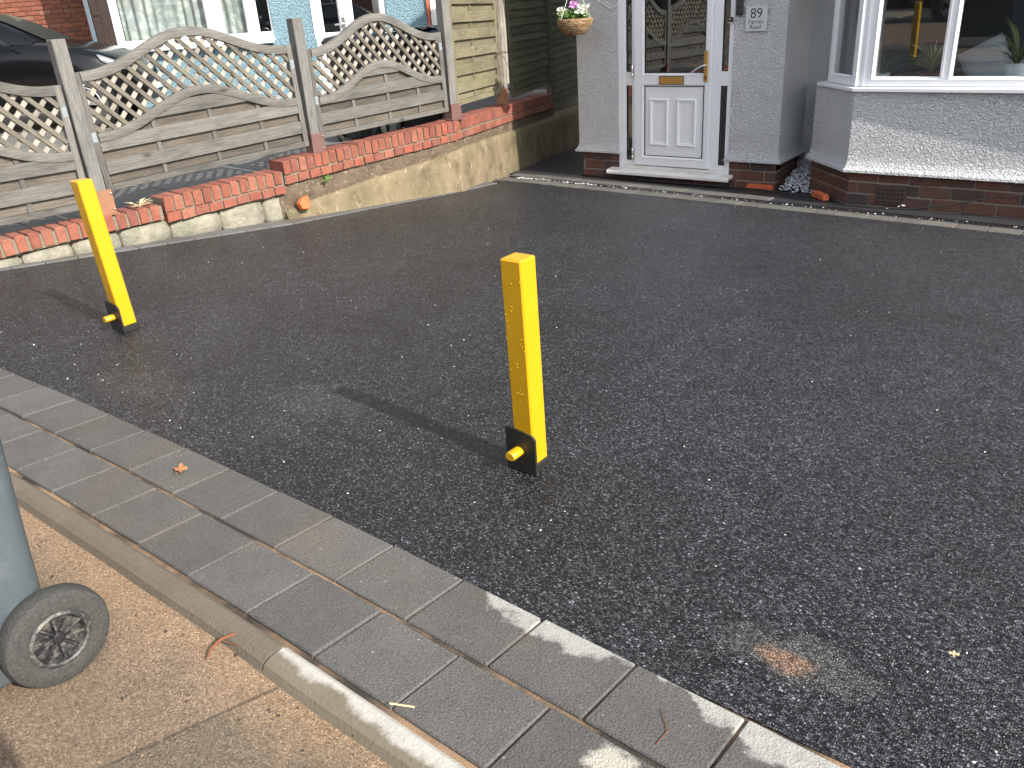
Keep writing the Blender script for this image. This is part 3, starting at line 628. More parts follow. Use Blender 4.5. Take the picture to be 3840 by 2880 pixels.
def arched_panel(s0, s1, z0, tilt, hlow, htop, label, seed, mats=(WOOD, WOODF, WOODL), amp=.205):
    W = s1-s0; e = empty('lattice_fence', F1 @ T(s0, 0, z0) @ RY(-tilt), label, 'fence panel', 'arched lattice fence panels')
    rnd = random.Random(seed); wood, wf, wl = mats; fw = .045
    low = lambda x: hlow+amp*bell((x-fw)/(W-2*fw)) if fw < x < W-fw else hlow
    top = lambda x: htop+amp*bell((x-fw)/(W-2*fw)) if fw < x < W-fw else htop
    for x0 in (0, W-fw):                                           # stiles, grain along the length
        b = B(); b.box(0, htop-.002, 0, fw, .066, .116); Mx = Matrix(((0,-1,0,0),(0,0,1,0),(1,0,0,0),(0,0,0,1)))
        b.v = [(x, -(y), z) for x, y, z in b.v]
        b2 = B(); b2.box(0, htop, 0, .05, 0, fw)
        b2.obj('stile', wood, e, T(x0+fw, .066, 0) @ RY(R(-90)), bevel=.003)
    b = B(); b.box(fw+.001, W-fw-.001, .068, .114, 0, .042); b.obj('bottom_rail', wood, e, bevel=.003)
    N = 36
    for nm, f, th in (('arch_rail', top, .060), ('arch_rail', low, .058)):
        xs = [lerp(fw+.001, W-fw-.001, i/N) for i in range(N+1)]
        b = B()
        rg = []
        for x in xs:
            sl = (f(min(x+.01, W-fw-.001))-f(max(x-.01, fw+.001)))/.02; t_ = th*math.sqrt(1+sl*sl); z = f(x)
            rg.append([(x, .062, z-t_), (x, .112, z-t_), (x, .112, z), (x, .062, z), (x, .058, z-t_*.28), (x, .0585, z-t_*.72)])
        b.rings(rg); sm(b.obj(nm, wood, e), 40)
    # boards: recessed ones behind the battens, proud ones in front
    z = .043; k = 0; lowb = lambda x: low(x)-.03
    while z < hlow+amp:
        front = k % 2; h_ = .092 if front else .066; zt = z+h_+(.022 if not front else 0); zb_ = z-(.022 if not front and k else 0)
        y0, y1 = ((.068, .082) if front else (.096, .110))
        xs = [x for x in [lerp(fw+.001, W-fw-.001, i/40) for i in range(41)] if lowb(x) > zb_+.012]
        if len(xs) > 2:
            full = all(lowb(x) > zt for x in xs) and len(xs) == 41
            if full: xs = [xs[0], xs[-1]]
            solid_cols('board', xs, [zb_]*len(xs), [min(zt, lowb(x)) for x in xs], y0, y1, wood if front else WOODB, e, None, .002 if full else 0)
        z += h_; k += 1
    for u in (.27, .53, .77):
        x = W*u; ht = low(x)-.04; b = B(); b.box(0, ht-.042, -.0065, .0065, 0, .030)
        b.obj('batten', wl if False else wood, e, T(x+.015, .089, .042) @ RY(R(-90)), bevel=.002)
    # lattice: front laths fall to the right, rear laths rise to the right
    def lath(x0, sgn, y0, y1, mat):
        ang = R(47); pts = []; inside = []
        for i in range(0, 260):
            t = -1.3+i*.01; x = x0+t*math.cos(ang); z_ = hlow+.25+sgn*t*math.sin(ang)
            if fw-.006 < x < W-fw+.006 and low(x)-.025 < z_ < top(x)-.04: inside.append(t)
        # split into runs
        runs = []; 
        for t in inside:
            if runs and t-runs[-1][1] < .015: runs[-1][1] = t
            else: runs.append([t, t])
        for t0, t1 in runs:
            if t1-t0 < .05: continue
            b = B(); b.box(0, t1-t0, y0, y1, -.0152, .0152)
            M = T(x0+t0*math.cos(ang), 0, hlow+.25+sgn*t0*math.sin(ang)) @ RY(-sgn*ang+rnd.uniform(-.012, .012))
            b.obj('lath', mat, e, M, bevel=.002)
    x = -.9
    while x < W+1.0:
        lath(x+rnd.uniform(-.006, .006), -1, .072, .086, wf); lath(x+.03+rnd.uniform(-.006, .006), 1, .0885, .1025, wl); x += .1075
    for x_, z_ in ((.02, hlow-.02), (W-.02, hlow+.25)): clip_clamp(e, x_, z_)
    return e
arched_panel(-5.56, -3.872, .648, -.012, .385, .80, 'arched lattice fence panel cut off by the left edge, nearest the street', 1)
arched_panel(-3.752, -2.062, .712, .026, .385, .78, 'arched lattice fence panel in the middle, in front of the blue bay wall', 2)
arched_panel(-1.94, -.468, .790, .020, .325, .695, 'arched lattice fence panel nearest the house, in front of the white neighbouring door', 3, amp=.212)
# tall board panel on the turned stretch
e = empty('board_fence', F2 @ T(.215, 0, .84) @ RY(.02), 'tall moss-tinged board fence panel lit by the sun beside the side passage', 'fence panel')
Wp, Hp, fw = 1.24, 1.75, .05
for x0 in (0, Wp-fw): b = B(); b.box(0, Hp, 0, .05, 0, fw); b.obj('stile', WOODG, e, T(x0+fw, .066, 0) @ RY(R(-90)), bevel=.003)
b = B(); b.box(fw+.001, Wp-fw-.001, .068, .114, 0, .045); b.obj('bottom_rail', WOODG, e, bevel=.003)
z = .046; k = 0
while z < Hp-.05:
    front = k % 2; h_ = .094 if front else .064
    b = B(); b.box(fw+.001, Wp-fw-.001, *((.068, .082) if front else (.096, .110)), z-(0 if front or not k else .02), z+h_+(0 if front else .02)); b.obj('board', WOODG, e, bevel=.002); z += h_; k += 1
b = B(); b.box(0, Hp-.1, -.0065, .0065, 0, .035); b.obj('batten', WOODG, e, T(Wp*.45, .089, .042) @ RY(R(-90)), bevel=.002)
# split old post at the end of the sunny panel
e = empty('fence_post', F2 @ T(1.475, .03, .70), 'split old timber post with a pale flaking batten, at the edge of the shade', 'fence post', 'fence posts on the retaining wall')
rnd = random.Random(9); b = B(); rg = []
for k in range(16):
    x = lerp(.16, 1.7, k/15); j = lambda a_=.006: rnd.uniform(-a_, a_)
    rg.append([(x, 0+j(), -.0+j()), (x, .03+j(), -.04+j(.02)), (x, .0+j(), -.085+j()), (x, .10+j(), -.095+j()), (x, .1, -.002)])
b.rings(rg); b.obj('timber', WOODO, e, RY(R(-90)))
b = B(); b.box(.2, 1.7, -.004, .03, -.165, -.112); b.obj('flaking_batten', WOODL, e, RY(R(-90)), bevel=.004)
b = B(); b.box(-.005, .085, .01, .10, 0, .16); b.add([(.1, .0, .0), (.125, .0, .02), (.118, .0, .13), (.105, .0, .16), (.1, .03, .0), (.125, .03, .02), (.118, .03, .13), (.105, .03, .16)], [(0,1,2,3),(4,5,6,7),(0,1,5,4),(1,2,6,5),(2,3,7,6),(3,0,4,7)]); b.obj('post_shoe', SHOER, e, bevel=.003)
# dark waney lap panels in the shade
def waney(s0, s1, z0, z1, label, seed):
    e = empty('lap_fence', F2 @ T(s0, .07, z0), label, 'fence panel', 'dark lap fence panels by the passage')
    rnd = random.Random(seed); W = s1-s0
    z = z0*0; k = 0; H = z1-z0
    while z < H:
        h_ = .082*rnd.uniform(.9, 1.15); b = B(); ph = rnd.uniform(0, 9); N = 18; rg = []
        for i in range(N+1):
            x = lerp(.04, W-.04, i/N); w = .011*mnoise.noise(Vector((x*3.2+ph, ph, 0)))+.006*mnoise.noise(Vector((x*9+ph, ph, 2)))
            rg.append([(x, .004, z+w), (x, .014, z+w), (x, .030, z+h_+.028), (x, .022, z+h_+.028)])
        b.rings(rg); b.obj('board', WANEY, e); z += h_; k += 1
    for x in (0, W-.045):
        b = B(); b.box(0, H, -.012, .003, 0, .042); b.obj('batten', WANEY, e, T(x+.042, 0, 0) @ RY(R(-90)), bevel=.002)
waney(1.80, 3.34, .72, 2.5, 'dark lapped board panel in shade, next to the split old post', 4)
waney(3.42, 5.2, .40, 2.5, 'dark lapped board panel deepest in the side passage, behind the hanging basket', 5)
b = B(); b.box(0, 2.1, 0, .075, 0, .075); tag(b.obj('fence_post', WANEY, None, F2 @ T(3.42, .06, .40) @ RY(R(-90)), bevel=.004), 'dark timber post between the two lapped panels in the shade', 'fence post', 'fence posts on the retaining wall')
#@@HOUSE
# ================================================================== HOUSE
YP = 7.55                                                        # porch front
house = empty('house', T(-3.9, 8.2, 0), 'grey rendered house with white front door, bay window and brick plinth', 'house')
HI = T(3.9, -8.2, 0)
def hp(b, name, mat, parent=None, **k):
    return b.obj(name, mat, parent or house, HI if parent is None else None, **k)
def flared(poly, z0, z1, fl=.035, fh=.075, ztop=None):
    """rendered wall block whose foot flares out over the plinth"""
    n = len(poly); cx = sum(p[0] for p in poly)/n; cy = sum(p[1] for p in poly)/n
    def off(d):
        out = []
        for i in range(n):
            p0, p1, p2 = Vector(poly[i-1]), Vector(poly[i]), Vector(poly[(i+1)%n])
            e1 = (p1-p0).normalized(); e2 = (p2-p1).normalized(); n1 = Vector((e1.y, -e1.x)); n2 = Vector((e2.y, -e2.x))
            bis = (n1+n2); bis = bis/max(.3, bis.dot(n1)) if bis.length > 1e-6 else n1
            out.append(p1+bis*d)
        return out
    b = B(); b.rings([[(p.x, p.y, z) for p in off(d)] for z, d in ((z0, fl), (z0+.018, fl*.98), (z0+fh*.55, fl*.42), (z0+fh, fl*.08), (z0+fh*1.5, 0), (z1, 0))])
    return b
lp = [(-5.045, YP), (-4.562, YP), (-4.562, 8.16), (-5.045, 8.16)]; rp = [(-3.345, YP), (-2.862, YP), (-2.862, 8.16), (-3.345, 8.16)]
def flr(poly, sides, z0, z1):
    return flared(poly, z0, z1)
hp(flared(lp, .222, 2.12), 'porch_pier', RENDER); hp(flared(rp, .212, 2.12), 'porch_pier', RENDER)
b = B(); b.box(-5.045, -2.862, YP, 8.16, 2.121, 2.62); hp(b, 'porch_lintel', RENDER)
b = B(); b.add([(-5.2, 7.4, 2.62), (-2.7, 7.4, 2.62), (-2.7, 8.2, 2.62), (-5.2, 8.2, 2.62), (-5.2, 7.4, 2.68), (-2.7, 7.4, 2.68), (-2.7, 8.2, 3.0), (-5.2, 8.2, 3.0)], [(0,1,2,3),(4,5,6,7),(0,1,5,4),(1,2,6,5),(2,3,7,6),(3,0,4,7)]); hp(b, 'porch_roof', ROOF)
# main body
b = B(); b.box(-5.045, -2.60, 8.165, 12, -.6, 2.45); b.box(-2.599, 3.2, 10, 12, -.6, 2.45); b.box(1.2, 3.2, 8.165, 9.99, -.6, 2.45); b.box(-5.045, 3.2, 8.165, 12, 2.451, 4.9); hp(b, 'main_wall', RENDER)
b = B(); b.add([(-5.3, 7.9, 4.9), (3.4, 7.9, 4.9), (3.4, 12.3, 4.9), (-5.3, 12.3, 4.9), (-3.2, 10.1, 6.6), (1.3, 10.1, 6.6)], [(0,1,5,4),(1,2,5),(2,3,4,5),(3,0,4),(0,1,2,3)]); hp(b, 'roof', ROOF)
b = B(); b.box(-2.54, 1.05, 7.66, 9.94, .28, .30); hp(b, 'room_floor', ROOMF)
b = B(); b.box(-2.0, .5, 7.262, 7.60, .894, .938); hp(b, 'window_board', UPVC)
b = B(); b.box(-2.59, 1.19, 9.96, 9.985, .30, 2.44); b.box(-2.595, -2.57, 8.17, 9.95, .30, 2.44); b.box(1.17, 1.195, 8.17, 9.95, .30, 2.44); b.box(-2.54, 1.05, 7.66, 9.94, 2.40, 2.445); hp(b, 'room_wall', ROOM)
BAY = [(-2.585, 7.615), (-2.118, 7.148), (.62, 7.148), (1.10, 7.63), (1.10, 8.164), (-2.585, 8.164)]
hp(flared(BAY, .266, .893, .042, .085), 'bay_wall', RENDER)
b = B(); b.prism(BAY, 2.25, 4.6); hp(b, 'bay_upper_wall', RENDER)
# plinth bricks
pbr = [bmesh_brick('brick', .2265, .1, .082, BRICK_PLINTH, 200+k) for k in range(6)]; pbh = [bmesh_brick('brick', .108, .1, .082, BRICK_PLINTH, 220+k) for k in range(4)]
plinth = empty('plinth', T(0, 0, 0)); plinth.parent = house; plinth.matrix_basis = HI
def brickface(M, L, ztop, n, off0, zmin=-.2, pitch=.0955):
    """courses of bricks on a face; M maps (along, depth, z)"""
    for k in range(n):
        z = ztop-(k+1)*pitch+.006; s = -off0[k % len(off0)]; first = True
        while s < L-.01:
            a0 = max(s, 0); a1 = min(s+.2265, L)
            if a1-a0 > .03:
                full = (a1-a0) > .22; half = abs((a1-a0)-.108) < .012
                if full or half: inst('brick', random.choice(pbr if full else pbh), plinth, M @ T(a0, 0, z) @ T(random.uniform(-.002, .002), random.uniform(-.004, .003), random.uniform(-.003, .003)))
                else:
                    b = B(); b.box(0, a1-a0, 0, .1, 0, .082); b.obj('brick', BRICK_PLINTH, plinth, M @ T(a0, 0, z), bevel=.004)
            s += .2385
    b = B(); b.box(.004, L-.004, .010, .12, zmin, ztop); b.obj('mortar', MORTARG, plinth, M)
random.seed(21)
brickface(T(-5.02, YP+.022), .455, .232, 3, (.09, .205, .0))
brickface(T(-3.342, YP+.022), .462, .222, 3, (.03, .12, .16))
brickface(T(-2.884, YP+.024) @ RZ(R(90)), .60, .222, 3, (.02, .13))
brickface(T(-2.098, 7.168), 2.75, .276, 4, (.0, .155, .06, .15))
brickface(T(-2.588, 7.652) @ RZ(R(-45)), .688, .276, 4, (.10, .01, .19))
brickface(T(-4.60, YP+.05), 1.30, .03, 2, (.05, .16))
# air brick in the second course of the bay
ab = B(); ab.box(0, .222, -.006, .05, 0, .155)
abo = ab.obj('air_brick', BRICK_PLINTH, house, HI @ T(-1.856, 7.160, .010), bevel=.004)
for r_ in range(4):
    for c_ in range(7):
        b = B(); b.box(0, .0155, -.0078, -.004, 0, .017); b.obj('vent_hole', GASKET, abo, T(.012+c_*.0295, 0, .014+r_*.034))
# ---- front door set
df = empty('door_frame', HI); df.parent = house
def fr(b, name, mat, bev=.004): return b.obj(name, mat, df, None, bevel=bev)
Y0, Y1 = YP+.012, YP+.075
b = B(); b.box(-4.562, -4.489, Y0, Y1, .076, 2.12); fr(b, 'jamb', UPVC)
b = B(); b.box(-3.382, -3.345, Y0, Y1, .076, 2.12); fr(b, 'jamb', UPVC)
for x0, x1, nm in ((-4.488, -4.373, 'side_light'), (-3.552, -3.383, 'side_light')):
    g0, g1 = (-4.476, -4.407) if x0 < -4 else (-3.461, -3.394)
    b = B()
    b.box(x0, g0, Y0+.001, Y1, .110, 2.08); b.box(g1, x1, Y0+.001, Y1, .110, 2.08)
    for z0, z1 in ((.110, .158), (.888, 1.014), (2.0, 2.08)): b.box(g0+.0005, g1-.0005, Y0+.002, Y1-.001, z0, z1)
    fr(b, 'side_light', UPVC, .003)
    for z0, z1 in ((.158, .888), (1.014, 2.0)):
        b = B(); b.box(g0, g1, Y0+.028, Y0+.034, z0, z1); fr(b, 'pane', GLASSD, 0)
        b = B(); t = .0045
        b.box(g0, g0+t, Y0+.012, Y0+.027, z0, z1); b.box(g1-t, g1, Y0+.012, Y0+.027, z0, z1); b.box(g0+t, g1-t, Y0+.012, Y0+.027, z0, z0+t); b.box(g0+t, g1-t, Y0+.012, Y0+.027, z1-t, z1); fr(b, 'gasket', GASKET, 0)
b = B(); b.box(-4.488, -3.383, Y0-.002, Y1, .076, .1085); fr(b, 'threshold', SILLM)
b = B(); b.box(-4.562, -3.345, Y0, Y1, 2.121, 2.16); fr(b, 'head', UPVC)
# door leaf
door = empty('door', HI @ T(-3.96, YP-.004, .118)); door.parent = house
DI = T(3.96, -YP+.004, -.118)
def dp(b, name, mat, bev=.004, sm_=False): return b.obj(name, mat, door, DI, bevel=bev)
D0, D1 = YP-.006, YP+.055
xl, xr, gl, gr = -4.372, -3.5535, -4.266, -3.616
b = B(); b.box(xl, gl, D0, D1, .119, 2.06); b.box(gr, xr, D0, D1, .119, 2.06); b.box(gl+.0005, gr-.0005, D0+.0006, D1, .119, .2); b.box(gl+.0005, gr-.0005, D0+.0006, D1, .895, .99); b.box(gl+.0005, gr-.0005, D0+.0006, D1, 1.92, 2.06); dp(b, 'door_leaf', UPVC)
def bead(b, x0, x1, z0, z1, w, ya, yb_):
    """mitred sloping bead round an opening: outer rectangle at ya, inner at yb"""
    o_ = [(x0, ya, z0), (x1, ya, z0), (x1, ya, z1), (x0, ya, z1)]; i_ = [(x0+w, yb_, z0+w), (x1-w, yb_, z0+w), (x1-w, yb_, z1-w), (x0+w, yb_, z1-w)]
    b.add(o_+i_, [(k, (k+1)%4, 4+(k+1)%4, 4+k) for k in range(4)])
b = B(); bead(b, gl-.012, gr+.012, .985, 1.935, .022, D0-.004, D0+.016); bead(b, gl-.016, gr+.014, .196, .902, .022, D0-.004, D0+.016); dp(b, 'bead', UPVC, 0)
b = B(); b.box(gl, gr, D0+.022, D0+.028, 1.0, 1.92); dp(b, 'pane', GLASSD, 0)
b = B(); t = .006
for z0, z1 in ((1.003, 1.915), (.214, .886)):
    x0, x1 = gl+.006, gr-.006
    b.box(x0, x0+t, D0+.010, D0+.0215, z0, z1); b.box(x1-t, x1, D0+.010, D0+.0215, z0, z1); b.box(x0+t, x1-t, D0+.010, D0+.0215, z0, z0+t); b.box(x0+t, x1-t, D0+.010, D0+.0215, z1-t, z1)
dp(b, 'gasket', GASKET, 0)
b = B(); b.box(gl, gr, D0+.018, D0+.05, .2, .894); dp(b, 'lower_panel', UPVC, 0)
for x0, x1 in ((-4.202, -3.998), (-3.904, -3.700)):
    b = B(); z0, z1 = .318, .766; yb_ = D0+.018
    prof = [(0, 0), (.002, -.012), (.010, -.017), (.020, -.012), (.024, -.007), (.030, -.009), (.034, 0)]
    rg = [[(x0+w, yb_+d, z0+w), (x1-w, yb_+d, z0+w), (x1-w, yb_+d, z1-w), (x0+w, yb_+d, z1-w)] for w, d in prof]
    b.rings(rg, cap=False); dp(b, 'moulding', UPVC, 0)
b = B(); b.box(-4.093, -3.829, D0-.006, D0-.001, .900, .978); lpo = dp(b, 'letter_plate', GASKET, .001)
b = B(); b.box(-4.087, -3.838, D0-.011, D0-.0065, .907, .972); b.obj('flap', BRASS, lpo, bevel=.002)
b = B(); b.box(-3.623, -3.583, D0-.012, D0-.001, .924, 1.197); hpl = dp(b, 'handle_plate', BRASS, .003)
b = B(); b.tube([(-3.60, D0-.012, 1.074), (-3.60, D0-.045, 1.074), (-3.615, D0-.054, 1.070), (-3.66, D0-.056, 1.052), (-3.70, D0-.054, 1.030), (-3.73, D0-.05, 1.012)], .008, 10, rr=[.012, .010, .0095, .008, .0075, .0085]); sm(b.obj('lever', CHROME, hpl))
b = B(); b.lathe([(0, .003), (.0095, .003), (.0095, 0)], 14, T(-3.603, D0-.0125, .968) @ RX(R(90))); b.box(-3.6065, -3.5995, D0-.0152, D0-.0125, .944, .962); b.obj('lock_barrel', GASKET, hpl)
for z in (.985, .19):
    b = B(); b.lathe([(0, .115), (.009, .113), (.0105, .108), (.0105, .040), (.0095, .038), (.0105, .036), (.0105, .004), (.009, 0), (0, 0)], 12, T(-4.389, D0-.006, z-.02)); sm(dp(b, 'hinge', CHROME, 0))
# door sill
b = B(); sx0, sx1 = -4.655, -3.300
b.rings([[(x, YP+.05, .078), (x, YP-.06, .070), (x, YP-.085, .062), (x, YP-.094, .050), (x, YP-.094, .028), (x, YP-.088, .024), (x, YP-.080, .028), (x, YP-.074, .046), (x, YP+.05, .05)] for x in (sx0, lerp(sx0, sx1, .33), lerp(sx0, sx1, .66), sx1)]); hp(b, 'door_sill', SILLM)
b = B(); b.box(-4.55, -3.36, 7.72, 8.15, -.05, .12); hp(b, 'porch_floor', ROOMF)
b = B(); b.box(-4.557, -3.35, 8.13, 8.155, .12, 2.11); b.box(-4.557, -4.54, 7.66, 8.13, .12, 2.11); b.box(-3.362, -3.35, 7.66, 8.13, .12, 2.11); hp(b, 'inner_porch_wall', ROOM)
# ---- bay window
win = empty('bay_window', HI); win.parent = house
def wp(b, name, mat, bev=.003): return b.obj(name, mat, win, None, bevel=bev)
GROT = 0.
WY = 7.178                                                       # frame front plane
# sill, its nose a little further out toward the right
def nose(x): return 7.118-.030*(x+2.1)/1.3 if x < .7 else 7.06
xs = [-2.128, -1.7, -1.2, -.7, 0, .55]
b = B(); b.rings([[(x, WY+.09, .932), (x, nose(x)+.012, .926), (x, nose(x), .922), (x, nose(x), .900), (x, nose(x)+.014, .896), (x, WY+.09, .8965)] for x in xs]); wp(b, 'sill', UPVC, 0)
d45 = Vector((-.7071, .7071, 0)); n45 = Vector((-.7071, -.7071, 0))
c0 = Vector((-2.128, nose(-2.128), 0)); b = B(); rg = []
for k in (0, 1):
    q = c0+d45*(.62*k); qi = Vector((-2.128, WY+.09, 0))+d45*(.58*k) if k == 0 else q-n45*.13
    rg.append([(qi.x, qi.y, .9322), (q.x-n45.x*.012, q.y-n45.y*.012, .9262), (q.x, q.y, .922), (q.x, q.y, .900), (q.x-n45.x*.012, q.y-n45.y*.012, .896), (qi.x, qi.y, .8967)])
b.rings(rg); wp(b, 'sill_return', UPVC, 0)
ZB, ZT = .933, 2.248
b = B(); b.box(-2.045, .60, WY, WY+.07, ZB, .988); wp(b, 'frame_rail', UPVC)
b = B(); b.box(-2.045, .60, WY, WY+.07, 2.19, ZT); wp(b, 'frame_rail', UPVC)
MULL = [(-2.045, -2.005), (-1.505, -1.447), (-.86, -.80), (-.30, -.24), (.55, .60)]
for x0, x1 in MULL: b = B(); b.box(x0, x1, WY+.0005, WY+.07, .9885, 2.1895); wp(b, 'mullion', UPVC)
for (a0, a1), (b0, b1) in zip(MULL, MULL[1:]):
    b = B(); bead(b, a1-.004, b0+.004, .984, 2.194, .020, WY-.008, WY+.012); wp(b, 'bead', UPVC, 0)
    b = B(); hw_ = (b0-a1)/2-.003; b.box(-hw_, hw_, -.0025, .0025, .99, 2.188); b.obj('pane', GLASS, win, T((a1+b0)/2, WY+.028, 0) @ (RZ(R(-3.9)) @ T(0, 0, 1.6) @ RX(R(1.2)) @ T(0, 0, -1.6) if a0 < -2 else RZ(0)))
# corner post and splayed side light
cp = Vector((-2.048, WY, 0)); MS = T(-2.062, WY+.012, 0) @ RZ(R(135))
b = B(); b.prism([(-2.046, WY), (-2.046, WY+.07), (-2.11, WY+.075), (-2.135, WY+.05), (-2.075, WY-.002)], ZB, ZT); wp(b, 'corner_post', UPVC, .003)
def sp(b, name, mat, bev=.003): return b.obj(name, mat, win, MS, bevel=bev)
Ls = .50
b = B(); b.box(.035, .10, 0, .06, ZB, ZT); sp(b, 'mullion', UPVC); b = B(); b.box(Ls-.06, Ls, 0, .06, ZB, ZT); sp(b, 'mullion', UPVC)
b = B(); b.box(.1005, Ls-.0605, .0006, .06, ZB, .998); sp(b, 'frame_rail', UPVC); b = B(); b.box(.1005, Ls-.0605, .0006, .06, 2.19, ZT); sp(b, 'frame_rail', UPVC)
b = B(); bead(b, .096, Ls-.056, .994, 2.194, .018, .066, .05); sp(b, 'bead', UPVC, 0)
b = B(); b.box(.102, Ls-.062, .026, .031, .998, 2.19); sp(b, 'pane', GLASS, 0)
# things seen inside the bay
def blade_plant(name, x, y, z, n, L, w, mat, label, cat, seed, spread=1., stem=0, pot=None):
    e = empty(name, T(x, y, z), label, cat); rnd = random.Random(seed)
    b = B()
    for k in range(n):
        a_ = rnd.uniform(0, 6.28); l = L*rnd.uniform(.6, 1.1); up = rnd.uniform(.5, 1.25); d = Vector((math.cos(a_), math.sin(a_), 0)); s_ = Vector((-d.y, d.x, 0))
        pts = []; 
        for i in range(8):
            t = i/7; p_ = d*(l*spread*(t*.35+.65*t*t))+Vector((0, 0, stem+l*up*(t*1.15-.75*t*t*spread)))
            pts.append((p_, w*(.35+1.3*t*(1-t)*2)*(1-t*.85)))
        vs = []
        for p_, ww in pts: vs += [p_-s_*ww, p_+s_*ww+Vector((0, 0, .002))]
        b.add(vs, [(2*i, 2*i+1, 2*i+3, 2*i+2) for i in range(7)])
    b.obj('foliage', mat, e, smooth=True)
    if pot:
        m_, prof = pot; b = B(); b.lathe(prof, 28); sm(b.obj('pot', m_, e))
    return e
DRYF = simple('variegated_leaf', (.44, .40, .22), .6, .3, var=.45); YUC = simple('yucca_leaf', (.13, .17, .06), .5, .4, var=.4)
blade_plant('potted_plant', -1.64, 7.42, .945, 150, .26, .010, DRYF, 'bushy pale-leaved plant in a low bowl inside the bay window', 'plant', 1, .62, .06, (POTT, [(0, 0), (.07, 0), (.10, .05), (.105, .07), (.09, .068), (0, .06)]))
blade_plant('potted_plant', -1.06, 7.44, .955, 38, .44, .018, YUC, 'spiky green plant in a white pot inside the bay window', 'plant', 2, .75, .09, (POTW, [(0, 0), (.062, 0), (.075, .10), (.077, .118), (.068, .116), (0, .10)]))
blade_plant('potted_plant', -2.02, 7.50, .94, 26, .30, .006, YUC, 'thin grassy plant in the left corner of the bay window', 'plant', 3, .95, .03, (POTW, [(0, 0), (.05, 0), (.06, .06), (.055, .06), (0, .05)]))
for x, y, a_, lb in ((-1.30, 7.70, .35, 'grey cushion leaning left of the white pot inside the bay window'), (-.92, 7.70, -.3, 'grey cushion leaning right of the white pot inside the bay window')):
    b = B()
    def cf(u, v):
        X = (u-.5)*2; Z = (v-.5)*2; th = .09*max(0, (1-abs(X)**2.6))**.5*max(0, (1-abs(Z)**2.6))**.5; k = 1-.06*(1-abs(X))*abs(Z)**2; return X, Z, th, k
    for sg in (-1, 1): b.grid(lambda u, v: (cf(u, v)[0]*.165*cf(u, v)[3], sg*cf(u, v)[2]*.8, cf(u, v)[1]*.165), 14, 14)
    tag(b.obj('cushion', CUSH, None, T(x, y, 1.05) @ RX(R(-18)) @ RY(R(40)+a_), smooth=True), lb, 'cushion')
b = B(); b.box(-2.1, .9, 7.72, 8.5, .30, .93); b.box(-2.1, .9, 8.3, 8.5, .93, 1.05); tag(b.obj('sofa', simple('dark_sofa', (.06, .065, .07), .9), bevel=.05), 'dark sofa back standing behind the plants in the bay', 'sofa')
# ---- small things on the front
sg = empty('house_number_sign', T(-3.137, YP-.018, 1.45), 'square brushed metal house number sign reading 89 Farren Road', 'sign')
b = B(); b.box(-.098, .098, -.003, .003, -.101, .101); b.obj('plate', SIGNM, sg, bevel=.0012)
for x in (-.085, .085):
    for z in (-.075, .085):
        b = B(); b.lathe([(0, .004), (.003, .003), (.004, 0)], 10, T(x, -.003, z) @ RX(R(90))); b.obj('screw', CHROME, sg)
def text(body, size, x, z, parent, mat, name='lettering', off=.0):
    cu = bpy.data.curves.new(name, 'FONT'); cu.body = body; cu.size = size; cu.align_x = 'CENTER'; cu.extrude = .0004; cu.offset = off
    o = bpy.data.objects.new(name, cu); link(o); dg = bpy.context.evaluated_depsgraph_get(); me = bpy.data.meshes.new_from_object(o.evaluated_get(dg)); bpy.data.objects.remove(o)
    me.materials.clear(); me.materials.append(mat); me.name = name
    return inst(name, me, parent, T(x, -.0036, z) @ RX(R(90)))
text('89', .115, 0, .006, sg, LETTER); text('Farren', .051, -.002, -.040, sg, LETTER); text('Road', .051, -.004, -.083, sg, LETTER)
ic = empty('key_safe', T(-3.293, YP-.02, 1.62), 'black upright key safe on the grey wall above the door camera', 'key safe')
b = B(); b.box(-.032, .032, -.018, .012, -.137, .14); b.obj('housing', BLACKP, ic, bevel=.006)
for z in (-.095, -.045, .01): b = B(); b.lathe([(0, .003), (.013, .003), (.016, 0)], 18, T(0, -.018, z) @ RX(R(90))); b.obj('dial', simple('dark_dial_%d' % int(z*1000), (.035, .035, .04), .3), ic)
dcam = empty('door_camera', T(-3.376, YP-.012, 1.453), 'tiny black door camera on the white frame edge', 'camera')
b = B(); b.box(-.018, .018, -.018, .012, -.02, .02); b.obj('housing', BLACKP, dcam, bevel=.003)
b = B(); b.lathe([(0, .003), (.006, .002), (.007, 0)], 14, T(-.003, -.018, .002) @ RX(R(90))); b.obj('lens', CHROME, dcam)
b = B(); b.box(-.016, .014, -.014, .012, -.03, -.0205); b.obj('bracket', CHROME, dcam, bevel=.001)
b = B(); b.tube([(-4.83, YP-.006, 1.74), (-4.80, YP-.007, 1.69), (-4.72, YP-.007, 1.645), (-4.66, YP-.007, 1.612), (-4.625, YP-.007, 1.598), (-4.60, YP-.007, 1.607), (-4.585, YP-.008, 1.625)], .0035, 8); tag(b.obj('loose_cable', CABLEW), 'thin white cable hanging on the grey wall left of the door', 'cable')
b = B(); pts = [(-5.0, 7.50, -.022), (-4.3, 7.47, -.018), (-3.4, 7.46, -.016), (-2.95, 7.44, -.012), (-2.62, 7.34, -.004), (-2.35, 7.12, .006), (-2.1, 7.00, .016), (-1.8, 6.99, .02), (-1.55, 7.01, .03), (-1.25, 7.06, .085), (-1.0, 7.10, .15), (-.7, 7.10, .19), (0, 7.11, .24)]
b.tube(pts, .0065, 7); tag(b.obj('ground_cable', CABLEB, smooth=True), 'thin black cable lying along the foot of the house and rising over the plinth', 'cable')
